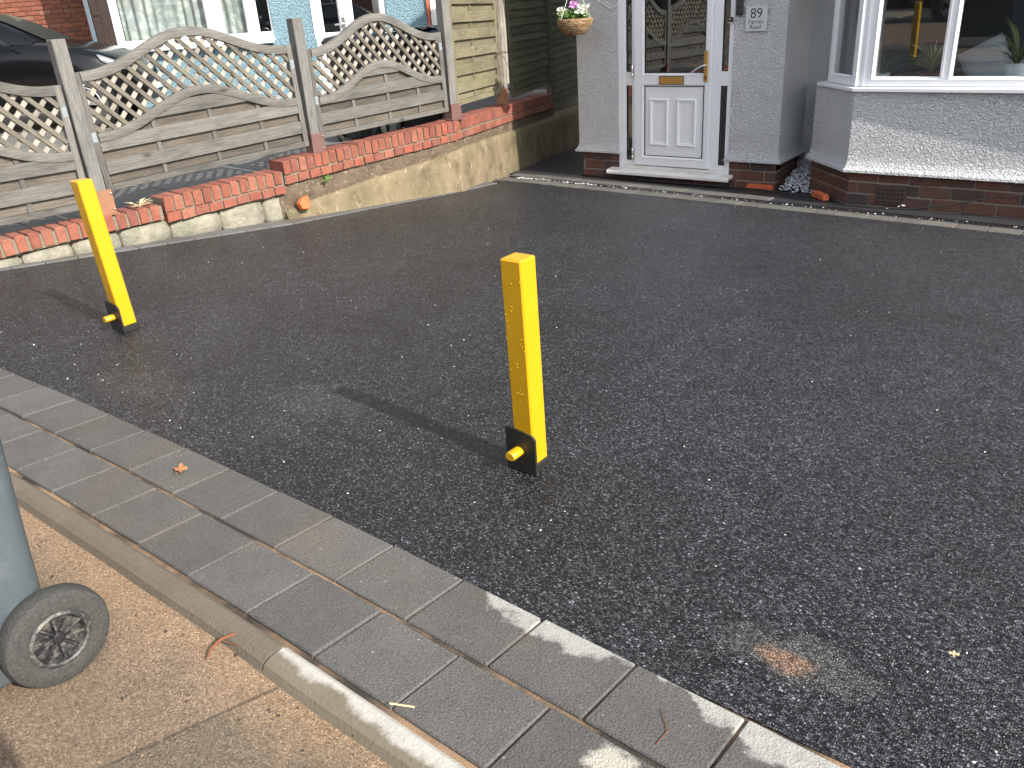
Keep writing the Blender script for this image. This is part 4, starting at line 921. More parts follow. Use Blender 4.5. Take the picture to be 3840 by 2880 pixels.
frag('brick_fragment', T(-2.36, 7.30, -.012) @ RZ(R(-42)) @ RX(R(6)), [(-.11, -.03), (.10, -.032), (.112, .02), (-.10, .03)], .05, BRICK_ORANGE, 'orange brick end lying at the corner of the bay beside the gravel', 'brick')
frag('brick_fragment', T(-3.02, 7.55, -.036) @ RZ(R(2)), [(-.13, -.02), (.13, -.018), (.13, .03), (-.13, .03)], .045, BRICK_ORANGE, 'flat orange brick sliver at the foot of the porch pier', 'brick')
b = B(); rnd = random.Random(8)
for k in range(900):
    x = rnd.uniform(-2.84, -2.42); y = rnd.uniform(7.56, 8.14)
    if x > -2.60+max(0, (7.66-y)): continue
    hgt = -.03+.10*min(1, (y-7.54)/.35); chip(b, (x, y, hgt+rnd.uniform(-.02, .016)), rnd.uniform(.009, .019), k)
tag(b.obj('gravel', GRAVEL), 'pale grey gravel filling the gap between porch and bay', 'gravel', kind='stuff')
b = B()
for x, y, r_ in ((-1.63, 7.135, .012), (-1.64, 7.115, .016), (-1.66, 7.08, .011), (-1.53, 7.10, .008), (-1.72, 6.97, .007)): chip(b, (x, y, gz(y)+r_*1.2+.01), r_, int(r_*1e4))
tag(b.obj('plaster_crumb', GRIT), 'white plaster crumbs at the foot of the bay by the air brick', 'crumbs', kind='stuff')
# ---- hanging basket
hbk = empty('hanging_basket', T(-4.865, 7.26, 1.39), 'wicker hanging basket of white and pink flowers at the corner of the porch', 'hanging basket')
def bk(t): return .075+.092*math.sin(t*math.pi/2)**.8 if t > 0 else .07
b = B(); b.lathe([(0, .004), (.07, 0.004)]+[(bk(i/8)-.008, .135*i/8) for i in range(9)], 28); b.obj('liner', simple('dark_liner', (.03, .02, .015), .9), hbk)
rnd = random.Random(4); wk = []
for k in range(4):
    bb = B(); n = 6
    bb.rings([[(lerp(-.026, .026, i/n), -.001-.0055*math.sin(math.pi*i/n)+q[0]*(.35+.65*math.sin(math.pi*i/n)), q[1]*(.5+.5*math.sin(math.pi*i/n))) for q in ((-.004, 0), (0, .0055), (.003, 0), (0, -.0055))] for i in range(n+1)]); wk.append(bb.mesh('strand', WICKER, smooth=True))
for r_ in range(13):
    t = (r_+.5)/13; rad = bk(t)-.001; n = int(2*math.pi*rad/.043); 
    for k in range(n):
        a_ = 2*math.pi*(k+(.5 if r_ % 2 else 0))/n+rnd.uniform(-.03, .03)
        inst('strand', rnd.choice(wk), hbk, RZ(a_) @ T(0, -rad, .135*t+rnd.uniform(-.001, .001)) @ RY(rnd.uniform(-.14, .14)))
b = B()
for j in (-1, 1): b.lathe([(.167+.006*math.cos(t), .135+.004*j+.006*math.sin(t)) for t in [i*math.pi/4 for i in range(9)]], 28)
b.obj('rim', WICKER, hbk, smooth=True)
ring_top = Vector((0, 0, .50))
for k in range(3):
    a_ = R(10)+k*2*math.pi/3; p0 = Vector((.165*math.cos(a_), .165*math.sin(a_), .14)); b = B(); n = 22
    for i in range(n):
        q0 = p0.lerp(ring_top, i/n); q1 = p0.lerp(ring_top, (i+.92)/n); b.tube([q0, q0.lerp(q1, .5)+Vector((.0035*(1 if i % 2 else -1), .002, 0)), q1], .0026, 5)
    b.obj('chain', CABLEW if True else CHROME, hbk)
def leafball(b, c, n, R_, L, seed, flat=.7):
    rnd = random.Random(seed)
    for k in range(n):
        d = Vector((rnd.gauss(0, 1), rnd.gauss(0, 1), rnd.gauss(0, .8))).normalized(); p_ = Vector(c)+Vector((d.x*R_[0], d.y*R_[1], d.z*R_[2]))*rnd.random()**.4
        u = Vector((rnd.gauss(0, 1), rnd.gauss(0, 1), rnd.gauss(0, .6))).normalized(); v_ = u.cross(d); v_ = v_.normalized() if v_.length > .01 else Vector((1, 0, 0)); l = L*rnd.uniform(.6, 1.2)
        b.add([p_, p_+u*l*.5+v_*l*.32, p_+u*l+d*l*.15, p_+u*l*.5-v_*l*.32], [(0,1,2,3)])
b = B(); leafball(b, (-.09, -.02, .18), 230, (.09, .10, .06), .034, 1); leafball(b, (.07, -.02, .17), 230, (.11, .10, .055), .034, 2); leafball(b, (-.155, -.03, .13), 50, (.035, .03, .05), .022, 9)
b.tube([(-.15, -.02, .13), (-.19, -.03, .10), (-.215, -.03, .055), (-.235, -.03, .045)], .0015, 5); leafball(b, (-.225, -.03, .06), 14, (.03, .02, .03), .024, 11); b.obj('leaves', LEAFM, hbk)
def blossom(c, r_, mat, seed):
    rnd = random.Random(seed); b = B(); t0 = rnd.uniform(0, 6)
    for k in range(5):
        a_ = t0+k*1.257; d = Vector((math.cos(a_), math.sin(a_)*.5-.5, math.sin(a_)*.6+.3)).normalized(); s_ = Vector((-math.sin(a_), 0, math.cos(a_)))*r_*.55
        p_ = Vector(c); b.add([p_, p_+d*r_*.6+s_, p_+d*r_*1.1, p_+d*r_*.6-s_], [(0,1,2,3)])
    b.obj('flower', mat, hbk)
rnd = random.Random(12)
for k in range(40):
    s_ = -1 if k < 14 else 1; blossom((s_*.09+rnd.uniform(-.05, .055)+(-.01 if s_ < 0 else .02), rnd.uniform(-.1, .05), .20+rnd.uniform(-.03, .055)), rnd.uniform(.018, .026), PETALW, k)
for k in range(12): blossom((rnd.uniform(-.015, .05), rnd.uniform(-.06, .02), .262+rnd.uniform(-.02, .025)), .025, PETALP, 60+k)
br = empty('basket_bracket', T(-4.865, YP, 1.95), 'black scrolled wall bracket carrying the hanging basket', 'bracket')
b = B(); b.box(-.012, .012, -.008, 0, -.22, .10); b.tube([(0, -.008, .04), (0, -.15, .045), (0, -.29, .03), (0, -.325, 0), (0, -.31, -.035), (0, -.285, -.03)], .007, 8); b.tube([(0, -.008, -.19), (0, -.10, -.10), (0, -.2, .03)], .006, 8); b.obj('iron_scroll', CABLEB, br)
#@@SMALL
# ================================================================== BOLLARDS
def bollard(x, y, zt, lx, ly, label, seed):
    z0 = gz(y)-.004; H = zt-z0; e = empty('bollard', T(x, y, z0), label, 'bollard', 'yellow fold-down parking posts')
    sh = Matrix.Identity(4); sh[0][2] = lx/H; sh[1][2] = ly/H     # slight lean
    w = .036
    b = B(); b.rings([[(-w, -w, .031), (w, -w, .031), (w, w, .031), (-w, w, .031)], [(-w, -w, H-.004), (w, -w, H-.004), (w, w, H-.004), (-w, w, H-.004)]])
    b.v = [tuple(sh @ Vector(v)) for v in b.v]; b.obj('post', YEL, e, bevel=.004)
    b = B(); b.box(-w+.0045, w-.0045, -w+.0045, w-.0045, H-.0038, H-.0034); b.v = [tuple(sh @ Vector(v)) for v in b.v]; b.obj('cap', YEL, e)
    # pivot bracket: thick plate on the street side, base channel
    b = B(); pl = [(-.062, 0), (.052, 0), (.052, .125), (.040, .138), (-.050, .152), (-.062, .142)]; n = len(pl)
    b.add([(px, -w-.012, pz+.004) for px, pz in pl]+[(px, -w-.003, pz+.004) for px, pz in pl], [tuple(range(n-1,-1,-1)), tuple(range(n, 2*n))]+[(i, (i+1)%n, n+(i+1)%n, n+i) for i in range(n)]); plate = b.obj('lock_plate', BLKMET, e, bevel=.0015)
    b = B(); b.box(-.040, .039, -w-.002, w+.003, .0, .030); b.obj('base', BLKMET, e, bevel=.003)
    b = B(); b.lathe([(0, .046), (.016, .046), (.019, .042), (.019, 0)], 20, T(-.012, -w-.0125, .078) @ RX(R(90)) @ Matrix.Diagonal((1., .78, 1., 1.))); pin = sm(b.obj('lock_pin', YEL, e))
    b = B(); b.lathe([(0, .0016), (.0048, .0014), (.0052, 0)], 12, T(.0035, -w-.034, .080) @ RY(R(90)) @ T(0, 0, -.0005)); b.v = [(vx, vy, vz) for vx, vy, vz in b.v]; b.obj('padlock_hole', GASKET, pin)
    rnd = random.Random(seed); b = B()
    for k in range(46):
        r_ = rnd.choice((.0008, .0009, .0011, .0017)); px = rnd.uniform(-w+.004, w-.004); pz = rnd.uniform(.2, H-.03); q = Vector((px, -w, pz)); q = sh @ q
        b.lathe([(0, r_*.8), (r_*.6, r_*.65), (r_, r_*.2), (r_, 0)], 6, T(q.x, q.y, q.z) @ RX(R(90)))
    tag(b.obj('water_drops', DROP, e, smooth=True), kind='stuff')
    return e
bollard(-1.392, 1.762, 1.100, .022, -.036, 'bright yellow square steel bollard standing in the middle of the driveway', 1)
bollard(-3.872, 1.768, 1.132, -.012, -.018, 'bright yellow square steel bollard on the left, near the low brick wall', 2)

# ================================================================== WHEELIE BIN
def wheelie(M, label, body, lid, wheels=True, group=None):
    e = empty('wheelie_bin', M, label, 'bin', group)
    # local: x = axle direction, y = toward the back (handle, wheels), z up ; body tapers downward
    b = B()
    def ring(z, hw, yb, yf, r_=.05, n=5):
        out = []
        for cx, cy, a0 in ((hw-r_, yb-r_, 0), (-hw+r_, yb-r_, 90), (-hw+r_, yf+r_, 180), (hw-r_, yf+r_, 270)):
            for k in range(n): t = R(a0+90*k/(n-1)); out.append((cx+r_*math.cos(t), cy+r_*math.sin(t), z))
        return out
    b.rings([ring(.035, .205, .245, -.20), ring(.05, .215, .252, -.215), ring(.30, .23, .265, -.25), ring(.62, .25, .285, -.31), ring(.93, .275, .305, -.365), ring(.94, .295, .325, -.385), ring(.985, .297, .327, -.387)])
    sm(b.obj('body', body, e), 50)
    b = B(); b.rings([ring(.988, .297, .33, -.395), ring(1.01, .30, .335, -.40), ring(1.045, .27, .30, -.36), ring(1.062, .18, .2, -.25)]); sm(b.obj('lid', lid, e), 40)
    b = B(); b.tube([(-.24, .33, .96), (-.24, .385, .985), (.24, .385, .985), (.24, .33, .96)], .014, 8); b.obj('handle', body, e)
    b = B(); b.tube([(-.235, .235, .11), (.235, .235, .11)], .010, 10); b.obj('axle', CHROME, e)
    if wheels:
        for sg in (1, -1):
            W = T(sg*.245, .235, .11) @ RY(R(90)*sg)
            b = B(); prof = [(.062, -.024), (.062, .022), (.066, .026), (.080, .027), (.098, .0255), (.106, .020), (.110, .010), (.110, -.012), (.105, -.022), (.09, -.026), (.062, -.024)]
            b.lathe(prof, 56); ty = sm(b.obj('wheel', TYRE, e, W), 30)
            b = B(); b.lathe([(.064, .024), (.058, .027), (.054, .024), (.053, .004), (.052, -.004)], 40); b.lathe([(.053, -.004), (.02, -.006), (.0, -.006)], 40); sm(b.obj('rim', HUBP, ty), 30)
            b = B()
            for k in range(10):
                a_ = 2*math.pi*k/10; q = RZ(a_); b.box(.012, .0545, -.0016, .0016, -.005, .013+.004*(k % 2), M=q)
            b.obj('spokes', HUBP, ty)
            b = B(); b.lathe([(0, .022), (.011, .021), (.0135, .018), (.0135, -.005)], 20); sm(b.obj('hub_cap', BLACKP, ty), 30)
    return e
# near bin: axle along world x, back toward the drive
BX, BY = -1.618-.27, .421-.235
wheelie(T(BX, BY, gz(.42)-.004) @ RZ(R(1)), 'blue-grey wheelie bin cut off at the left edge, its black wheel on the sandy footpath', BINM, BINM)

# ================================================================== LEAVES AND LITTER
def leaf(M, L, W_, label, mat, lobes=5, curl=.2, name='fallen_leaf'):
    b = B(); n = 26; out = []
    for i in range(n):
        t = 2*math.pi*i/n; r_ = 1+.28*math.cos(lobes*t)+.08*math.cos(3*lobes*t); out.append((L*.5*r_*math.cos(t), W_*.5*r_*math.sin(t), .006+curl*L*.25*(math.cos(t)**2)+.003*math.sin(5*t)))
    c = (0, 0, .004); b.add([c]+out, [(0, 1+i, 1+(i+1) % n) for i in range(n)])
    b.tube([(-L*.45, 0, .008), (-L*.75, .004, .006)], .0009, 5)
    return tag(b.obj(name, mat, None, M), label, 'leaf')
g = lambda x, y, dz=.0: T(x, y, gz(y)+dz)
leaf(g(-2.275, 1.075, .002) @ RZ(2.3) @ RX(.12), .046, .036, 'curled brown dry leaf lying on the paving blocks', DRYLEAF, 5, .5)
leaf(g(.175, 1.66, .002) @ RZ(.8), .035, .018, 'small tan leaf on the tarmac toward the right edge', DRYLEAF, 3, .3)
leaf(g(.06, 1.90, .002) @ RZ(2.1), .028, .02, 'tiny rust-coloured leaf flake on the tarmac, farthest up the drive on the right', DRYLEAF, 3, .3)
leaf(g(-.14, 1.58, .002) @ RZ(.3), .016, .012, 'tiny yellow leaf flake on the tarmac behind the sandy stain', STRAW, 4, .2)
b = B(); pts = [(-1.415, .725), (-1.437, .700), (-1.447, .672), (-1.445, .646), (-1.428, .622)]
b.tube([(x, y, gz(y)+.006+.006*math.sin(i)) for i, (x, y) in enumerate(pts)], .004, 6, rr=[.0014, .003, .0036, .003, .0015]); b.tube([(-1.447, .672, gz(.67)+.006), (-1.40, .685, gz(.68)+.006)], .0012, 5); tag(b.obj('twig', BARK), 'curved reddish twig lying on the footpath below the kerb edging', 'twig')
b = B(); b.tube([(-.565, 1.075, gz(1.07)+.003), (-.525, 1.03, gz(1.03)+.004), (-.528, .99, gz(.99)+.003)], .0009, 5); tag(b.obj('twig', BARK), 'thin bent dark twig on a paving block at the lower right', 'twig')
b = B(); b.tube([(-1.005, .762, gz(.76)+.004), (-.955, .782, gz(.78)+.008)], .0022, 5); tag(b.obj('twig', STRAW), 'short straw stalk in the sandy joint beside the white-stained kerb', 'twig')
rnd = random.Random(31); b = B()
for k in range(260):
    x = rnd.uniform(-5, 3.5); y = 1.25+5.2*rnd.random()**1.6; chip(b, (x, y, gz(y)+.002), rnd.uniform(.0015, .0045), k)
tag(b.obj('stone_chips', GRIT), 'tiny pale stone chips scattered over the black tarmac', 'chips', kind='stuff')
rnd = random.Random(33); b = B()
for k in range(520):
    x = rnd.uniform(-3.4, .3); y = rnd.uniform(.05, .70); chip(b, (x, y, gz(y)-.006), rnd.uniform(.0015, .005), k)
tag(b.obj('loose_sand_grains', SAND), 'loose sand grains and grit along the footpath', 'grit', kind='stuff')
#@@NEIGHBOUR
# ================================================================== NEIGHBOUR
NG = .46
th = R(39); FN = T(-9.44, 11.66) @ RZ(th)                       # x along their front, y into their house
# their paving: slabs in a frame parallel to the wall
np_ = empty('neighbour_paving', F1 @ T(0, 0, 0), kind='structure')
NI = F1.inverted() @ F2
q5 = NI @ Vector((5.6, .22, 0)); q6 = NI @ Vector((5.6, 12, 0)); q0 = NI @ Vector((0, .22, 0))
b = B(); b.prism([(-12, .22), (q0.x, .22), (q5.x, q5.y), (q6.x, q6.y), (-12, 14)], .0, NG-.03); b.obj('paving_bed', MORTARG, np_)
slabs = [bmesh_brick('slab', .592, .592, .05, SLAB, 300+k) for k in range(4)]
rnd = random.Random(2)
for i in range(-10, 6):
    for j in range(6):
        if i*.6+.7 > -.35+max(0, (.24+j*.6))*0 and (i*.6+.7)*math.tan(R(23.5))+.2 > .24+j*.6: continue
        inst('slab', rnd.choice(slabs), np_, T(i*.6+.1, .24+j*.6, NG-.048+rnd.uniform(-.002, .002)))
b = B(); b.prism([(-12, 3.86), (5.0, 3.86), (q6.x, q6.y), (-12, 14)], NG-.029, NG-.006); b.obj('paving_field', SLAB, np_)
nb = empty('neighbour_house', FN, 'pale blue rendered neighbouring house with white window and brick wing behind the fence', 'house')
def n_(b, name, mat, par=None, **k): return b.obj(name, mat, par or nb, None, **k)
b = B(); b.box(-6.45, -2.99, 0, .25, NG-.3, 1.38); b.box(-3.68, -3.03, .0, .25, 1.381, 2.9); b.box(-6.45, -3.0, .0, .25, 2.7, 4.6); n_(b, 'blue_wall', RENDERB)
b = B(); b.box(-1.77, -1.10, .0, .25, NG-.3, 4.6); b.box(-2.98, -1.78, .0, .25, 2.62, 4.6); n_(b, 'blue_wall', RENDERB)
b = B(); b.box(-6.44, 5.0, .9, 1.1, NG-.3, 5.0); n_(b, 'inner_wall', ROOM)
b = B(); b.box(-12.5, -6.47, 1.46, 1.7, NG-.3, 5.0); b.box(-6.50, -6.451, .06, 1.45, NG-.3, 5.0); n_(b, 'brick_wing_backing', MORTARG)
nbk = [bmesh_brick('brick', .218, .05, .068, BRICK_NB, 320+k) for k in range(5)]
for r_ in range(20):
    z = .95+r_*.078; s = -9.1-(.115 if r_ % 2 else 0)
    while s < -6.8:
        inst('brick', rnd.choice(nbk), nb, T(s, 1.45-.012+rnd.uniform(-.003, .003), z)); s += .2285
b = B(); b.box(-6.45, -6.33, .01, .25, 1.381, 2.9); b.box(-6.62, -6.501, .0, .06, NG-.3, 5.0); b.box(-6.58, -6.505, -.02, -.001, 1.95, 1.97); n_(b, 'dark_tile_strip', TILEBR)
b = B(); b.box(-6.725, -6.645, .02, .10, NG-.3, 5.0); n_(b, 'drainpipe', PIPE, bevel=.012)
b = B(); b.box(-6.46, -3.66, -.17, .05, 1.381, 1.405); b.box(-6.46, -3.66, -.17, -.14, 1.35, 1.381); n_(b, 'window_sill', UPVC, bevel=.004)
win2 = empty('window', Matrix.Identity(4)); win2.parent = nb
def nw(b, name, mat, **k): return b.obj(name, mat, win2, None, **k)
for x0, x1 in ((-6.325, -6.21), (-4.76, -4.50), (-4.10, -3.93), (-3.70, -3.682)): b = B(); b.box(x0, x1, .02, .10, 1.406, 2.69); nw(b, 'mullion', UPVC, bevel=.006)
b = B(); b.box(-6.325, -3.69, .021, .10, 1.406, 1.50); nw(b, 'frame_rail', UPVC, bevel=.006)
b = B(); b.box(-6.325, -3.69, .021, .10, 2.60, 2.69); nw(b, 'frame_rail', UPVC, bevel=.006)
for x0, x1 in ((-6.21, -4.76), (-4.50, -4.10), (-3.93, -3.70)):
    b = B(); bead(b, x0-.01, x1+.01, 1.495, 2.61, .03, .012, .035); nw(b, 'bead', UPVC)
    b = B(); b.box(x0, x1, .05, .056, 1.50, 2.60); nw(b, 'pane', GLASS)
def curtain(x0, x1, y, z0, z1, folds, amp, mat, name):
    b = B(); n = folds*8
    b.grid(lambda u, v: (lerp(x0, x1, u), y+amp*math.sin(u*folds*2*math.pi+.6*math.sin(u*17))*(.6+.4*math.sin(u*9)), lerp(z0, z1, v)), n, 2); return nw(b, name, mat, smooth=True, fix=False)
curtain(-6.22, -4.74, .16, 1.42, 2.65, 9, .035, LACE, 'net_curtain'); curtain(-4.52, -4.08, .16, 1.42, 2.65, 3, .035, LACE, 'net_curtain')
nd = empty('door', Matrix.Identity(4)); nd.parent = nb
def ndp(b, name, mat, **k): return b.obj(name, mat, nd, None, **k)
b = B(); b.box(-3.02, -2.965, .03, .12, NG, 2.6); b.box(-2.44, -2.35, .03, .12, NG, 2.6); b.box(-1.88, -1.775, .03, .12, NG, 2.6); b.box(-2.349, -1.881, .031, .12, NG, .75); b.box(-2.349, -1.881, .031, .12, 2.4, 2.6); ndp(b, 'door_frame', UPVC, bevel=.006)
b = B(); b.box(-2.96, -2.86, .02, .10, NG+.05, 2.5); b.box(-2.56, -2.445, .02, .10, NG+.05, 2.5); b.box(-2.859, -2.561, .021, .10, NG+.05, 1.42); b.box(-2.859, -2.561, .021, .10, 2.35, 2.5); ndp(b, 'door_leaf', UPVC, bevel=.006)
b = B(); bead(b, -2.875, -2.545, 1.405, 2.36, .035, .012, .045); bead(b, -2.36, -1.87, .74, 2.41, .03, .02, .05); ndp(b, 'bead', UPVC)
for x0, x1, z0, z1 in ((-2.86, -2.56, 1.42, 2.35), (-2.35, -1.88, .75, 2.4)): b = B(); b.box(x0, x1, .05, .056, z0, z1); ndp(b, 'pane', GLASSD)
for x0 in (-2.83, -2.68): b = B(); rg = [[(x0+w, .020+d, .72+w), (x0+.13-w, .020+d, .72+w), (x0+.13-w, .020+d, 1.28-w), (x0+w, .020+d, 1.28-w)] for w, d in ((0, 0), (.01, -.014), (.025, -.010), (.03, 0))]; b.rings(rg, cap=False); ndp(b, 'moulding', UPVC)
b = B(); b.tube([(-2.50, .02, 1.56), (-2.50, -.05, 1.56), (-2.52, -.06, 1.56), (-2.64, -.06, 1.555)], .014, 10); b.box(-2.525, -2.475, .005, .019, 1.40, 1.66); ndp(b, 'door_handle', CHROME)
b = B(); b.box(-1.095, -1.05, -.05, .02, NG-.2, 3); n_(b, 'terracotta_trim', TERRA, bevel=.004)
b = B(); b.box(-1.04, -.98, .02, .1, NG, 2.6); b.box(-.98, -.3, .05, .1, NG, 2.6); n_(b, 'side_door', UPVC, bevel=.006)
b = B(); b.add([(-6.8, -.4, 4.7), (5, -.4, 4.7), (5, 6, 4.7), (-6.8, 6, 4.7), (-5, 3, 6.6), (3, 3, 6.6)], [(0,1,5,4),(1,2,5),(2,3,4,5),(3,0,4),(0,1,2,3)]); n_(b, 'roof', ROOF)
# bins by their door
FWD = lambda dep, u: Vector((0, 0, 0))+Vector((-math.sin(th), math.cos(th), 0))*dep+Vector((math.cos(th), math.sin(th), 0))*u
for dep, u, lid, lb in ((9.4, -.82, BLUEP, 'black wheelie bin with dark blue lid behind the lattice, next to the tall post'), (9.5, -1.48, BLACKP, 'black wheelie bin behind the lattice, to the left of the blue-lidded one')):
    q = FWD(dep, u); wheelie(T(q.x, q.y, NG) @ RZ(R(39+176)), lb, BLACKP, lid, True, 'bins by the neighbouring door')
b = B(); rnd = random.Random(77)
q = FWD(9.35, -.86)
b.grid(lambda u, v: (q.x-.30+.62*u, q.y-.3+.62*v, NG+1.075+.03*mnoise.noise(Vector((u*6, v*6, 0)))+.02*mnoise.noise(Vector((u*14, v*14, 4)))), 14, 14)
tag(b.obj('plastic_sheet', simple('glossy_black_film', (.02, .025, .05), .12, .6), smooth=True, fix=False), 'crumpled glossy dark sheet lying on the blue bin lid', 'sheet')

# ================================================================== CARS
def car(M, label, cat='car', name='parked_car', group=None):
    e = empty(name, M, label, cat, group)                         # x forward, nose at x = 0, y left, z up
    L = 4.25; b = B()
    def topz(x): return pw([(-4.25, .70), (-4.2, 1.0), (-3.6, 1.14), (-1.35, 1.17), (-.95, 1.11), (-.45, .98), (-.18, .85), (-.04, .68), (0, .55)], x)
    def hw(x): return pw([(-4.25, .55), (-4.15, .72), (-3.6, .86), (-1.2, .89), (-.6, .86), (-.25, .76), (-.08, .58), (0, .45)], x)
    rg = []
    for x in (-4.25, -4.18, -4.0, -3.6, -3.1, -2.5, -1.9, -1.35, -1.1, -.85, -.6, -.4, -.22, -.1, -.03, 0):
        w = hw(x); t = topz(x); bz = .22 if -4.1 < x < -.1 else .33
        half = [(0, bz), (w*.8, bz), (w*.97, bz+.12), (w, .5*(bz+t)), (w*.985, t-.16), (w*.93, t-.05), (w*.78, t), (w*.4, t+.018), (0, t+.025)]
        rg.append([(x, -y, min(z, t+.025)) for y, z in half]+[(x, y, min(z, t+.025)) for y, z in reversed(half[1:-1])])
    b.rings(rg); o = b.obj('body', CARP, e); sm(o, 60); md = o.modifiers.new('s', 'SUBSURF'); md.levels = md.render_levels = 2
    # cabin: pillars and roof in body colour, glass panels between
    base = lambda x: .80
    b = B(); rg = []
    for z, xf, xb, w in ((1.12, -1.12, -4.05, .80), (1.25, -1.36, -4.0, .775), (1.40, -1.64, -3.9, .73), (1.53, -1.94, -3.75, .67), (1.60, -2.2, -3.55, .60), (1.635, -2.5, -3.3, .45)):
        rg.append([(xf, -w*.62, z), (xf-.16, -w*.95, z), (lerp(xf, xb, .5), -w, z), (xb+.1, -w*.92, z), (xb, -w*.5, z), (xb, w*.5, z), (xb+.1, w*.92, z), (lerp(xf, xb, .5), w, z), (xf-.16, w*.95, z), (xf, w*.62, z)])
    b.rings(rg); cb = sm(b.obj('cabin', CARP, e), 60)
    b = B(); b.rings([[Vector(r_[9])+Vector((.010, .02, .008)), Vector(r_[0])+Vector((.010, -.02, .008))] for r_ in rg[:4]], cap=False, close=False); sm(b.obj('windscreen', CARGL, cb), 60)
    for sg in (-1, 1):
        def sg_(x, z, off=.006): 
            z += .13; w = pw([(1.12, .80), (1.25, .775), (1.40, .73), (1.53, .67)], z); return (x, sg*(w+off), z)
        for pts in ([(-1.62, 1.03), (-2.55, 1.05), (-2.55, 1.40), (-2.12, 1.395), (-1.86, 1.24)], [(-2.65, 1.05), (-3.35, 1.07), (-3.3, 1.38), (-2.65, 1.40)], [(-3.45, 1.08), (-3.85, 1.12), (-3.72, 1.33), (-3.42, 1.37)]):
            b = B(); b.add([sg_(*p_) for p_ in pts], [tuple(range(len(pts)))]); b.obj('side_window', CARGL, cb)
        b = B(); b.rings([[(-1.62, sg*.86, 1.15), (-1.60, sg*.88, 1.13), (-1.55, sg*.86, 1.12)], [(-1.66, sg*1.0, 1.29), (-1.60, sg*1.03, 1.18), (-1.50, sg*1.0, 1.13)], [(-1.66, sg*1.07, 1.26), (-1.62, sg*1.09, 1.19), (-1.55, sg*1.06, 1.14)]]); sm(b.obj('mirror', CARTRIM, e), 60)
        b = B(); n = 10
        b.rings([[(-.50+.36*t, sg*(hw(-.50+.36*t)*.965-.02+.015), topz(-.50+.36*t)-.045), (-.46+.34*t, sg*(hw(-.46+.34*t)*1.005), topz(-.46+.34*t)-.10), (-.42+.30*t, sg*(hw(-.42+.3*t)*1.0), topz(-.42+.3*t)-.13)] for t in [i/n for i in range(n+1)]], cap=False, close=False); sm(b.obj('headlight', LAMP, e), 70)
        for wx in (-.78, -3.42):
            W = T(wx, sg*.80, .325) @ RX(R(-90)*sg)
            b = B(); b.lathe([(.215, -.1), (.29, -.1), (.318, -.07), (.325, -.02), (.325, .05), (.315, .085), (.29, .10), (.235, .10), (.215, .085)], 40); wl = sm(b.obj('wheel', TYRE, e, W), 35)
            b = B(); b.lathe([(.218, .088), (.208, .092), (.20, .04), (.20, -.06)], 36); b.lathe([(.0, .075), (.035, .078), (.045, .07), (.05, .03)], 20)
            for k in range(10):
                a_ = 2*math.pi*(k//2)/5+(.13 if k % 2 else -.13); b.box(.04, .206, -.014, .014, .045, .078, M=RZ(a_))
            b.obj('alloy', ALLOY, wl)
            b = B(); b.lathe([(.325, .112), (.375, .118), (.39, .10), (.39, -.1)], 40, T(wx, sg*.80, .33) @ RX(R(-90)*sg)); sm(b.obj('wheel_arch', CARTRIM, e), 40)
    b = B(); b.box(-.02, .012, -.34, .34, .42, .62); b.box(-.03, .006, -.5, .5, .27, .38); b.obj('grille', CARTRIM, e, bevel=.01)
    b = B(); b.box(-.005, .018, -.26, .26, .40, .50); b.obj('number_plate', simple('plate_white', (.7, .7, .66), .5), e, bevel=.004)
    for sg in (-1, 1): b = B(); b.box(-4.24, -4.1, sg*.62-.14, sg*.62+.14, .74, .88); b.obj('tail_light', simple('red_lens', (.25, .01, .01), .2), e, bevel=.02)
    return e
q = FWD(13.25, -5.15)
car(T(q.x, q.y, NG+.02) @ RZ(th+R(7)), 'black car parked behind the left fence panels, nose toward the blue house')
car(T(-1.5, -3.3, gz(-1.9)-.12) @ RZ(R(2)), 'black car parked at the kerb on the near side of the road, behind the viewer', group='cars on the road behind the viewer')
car(T(-9.0, -7.4, gz(-1.9)-.12) @ RZ(R(181)), 'black car parked against the far kerb of the road, behind the viewer', group='cars on the road behind the viewer')
# ---- house across the road (seen only in the window reflections)
oh = empty('opposite_house', T(-2, -19, gz(-1.9)), 'red brick house with white windows on the far side of the road', 'house')
b = B(); b.box(-9, 9, -6, 0, 0, 5.2); b.obj('wall', BRICK_NB, oh)
b = B(); b.add([(-9.4, .4, 5.2), (9.4, .4, 5.2), (9.4, -6.4, 5.2), (-9.4, -6.4, 5.2), (-9.4, -3, 7.6), (9.4, -3, 7.6)], [(0,1,5,4),(2,3,4,5),(1,2,5),(3,0,4),(0,1,2,3)]); b.obj('roof', ROOF, oh)
for x in (-6.5, -2.2, 2.2, 6.5):
    for z in (.9, 3.3):
        b = B(); b.box(x-.8, x+.8, 0, .06, z, z+1.25); w_ = b.obj('window', UPVC, oh, bevel=.01)
        b = B(); b.box(x-.7, x-.04, .061, .066, z+.1, z+1.15); b.box(x+.04, x+.7, .061, .066, z+.1, z+1.15); b.obj('pane', CARGL, w_)
for x in (-4.3, 4.3):
    b = B(); b.box(x-.45, x+.45, 0, .05, 0, 2.1); d_ = b.obj('door', BLUEP, oh, bevel=.01); b = B(); b.box(x+.3, x+.36, .051, .08, .95, 1.1); b.obj('handle', CHROME, d_)
hg = B()
rnd = random.Random(6)
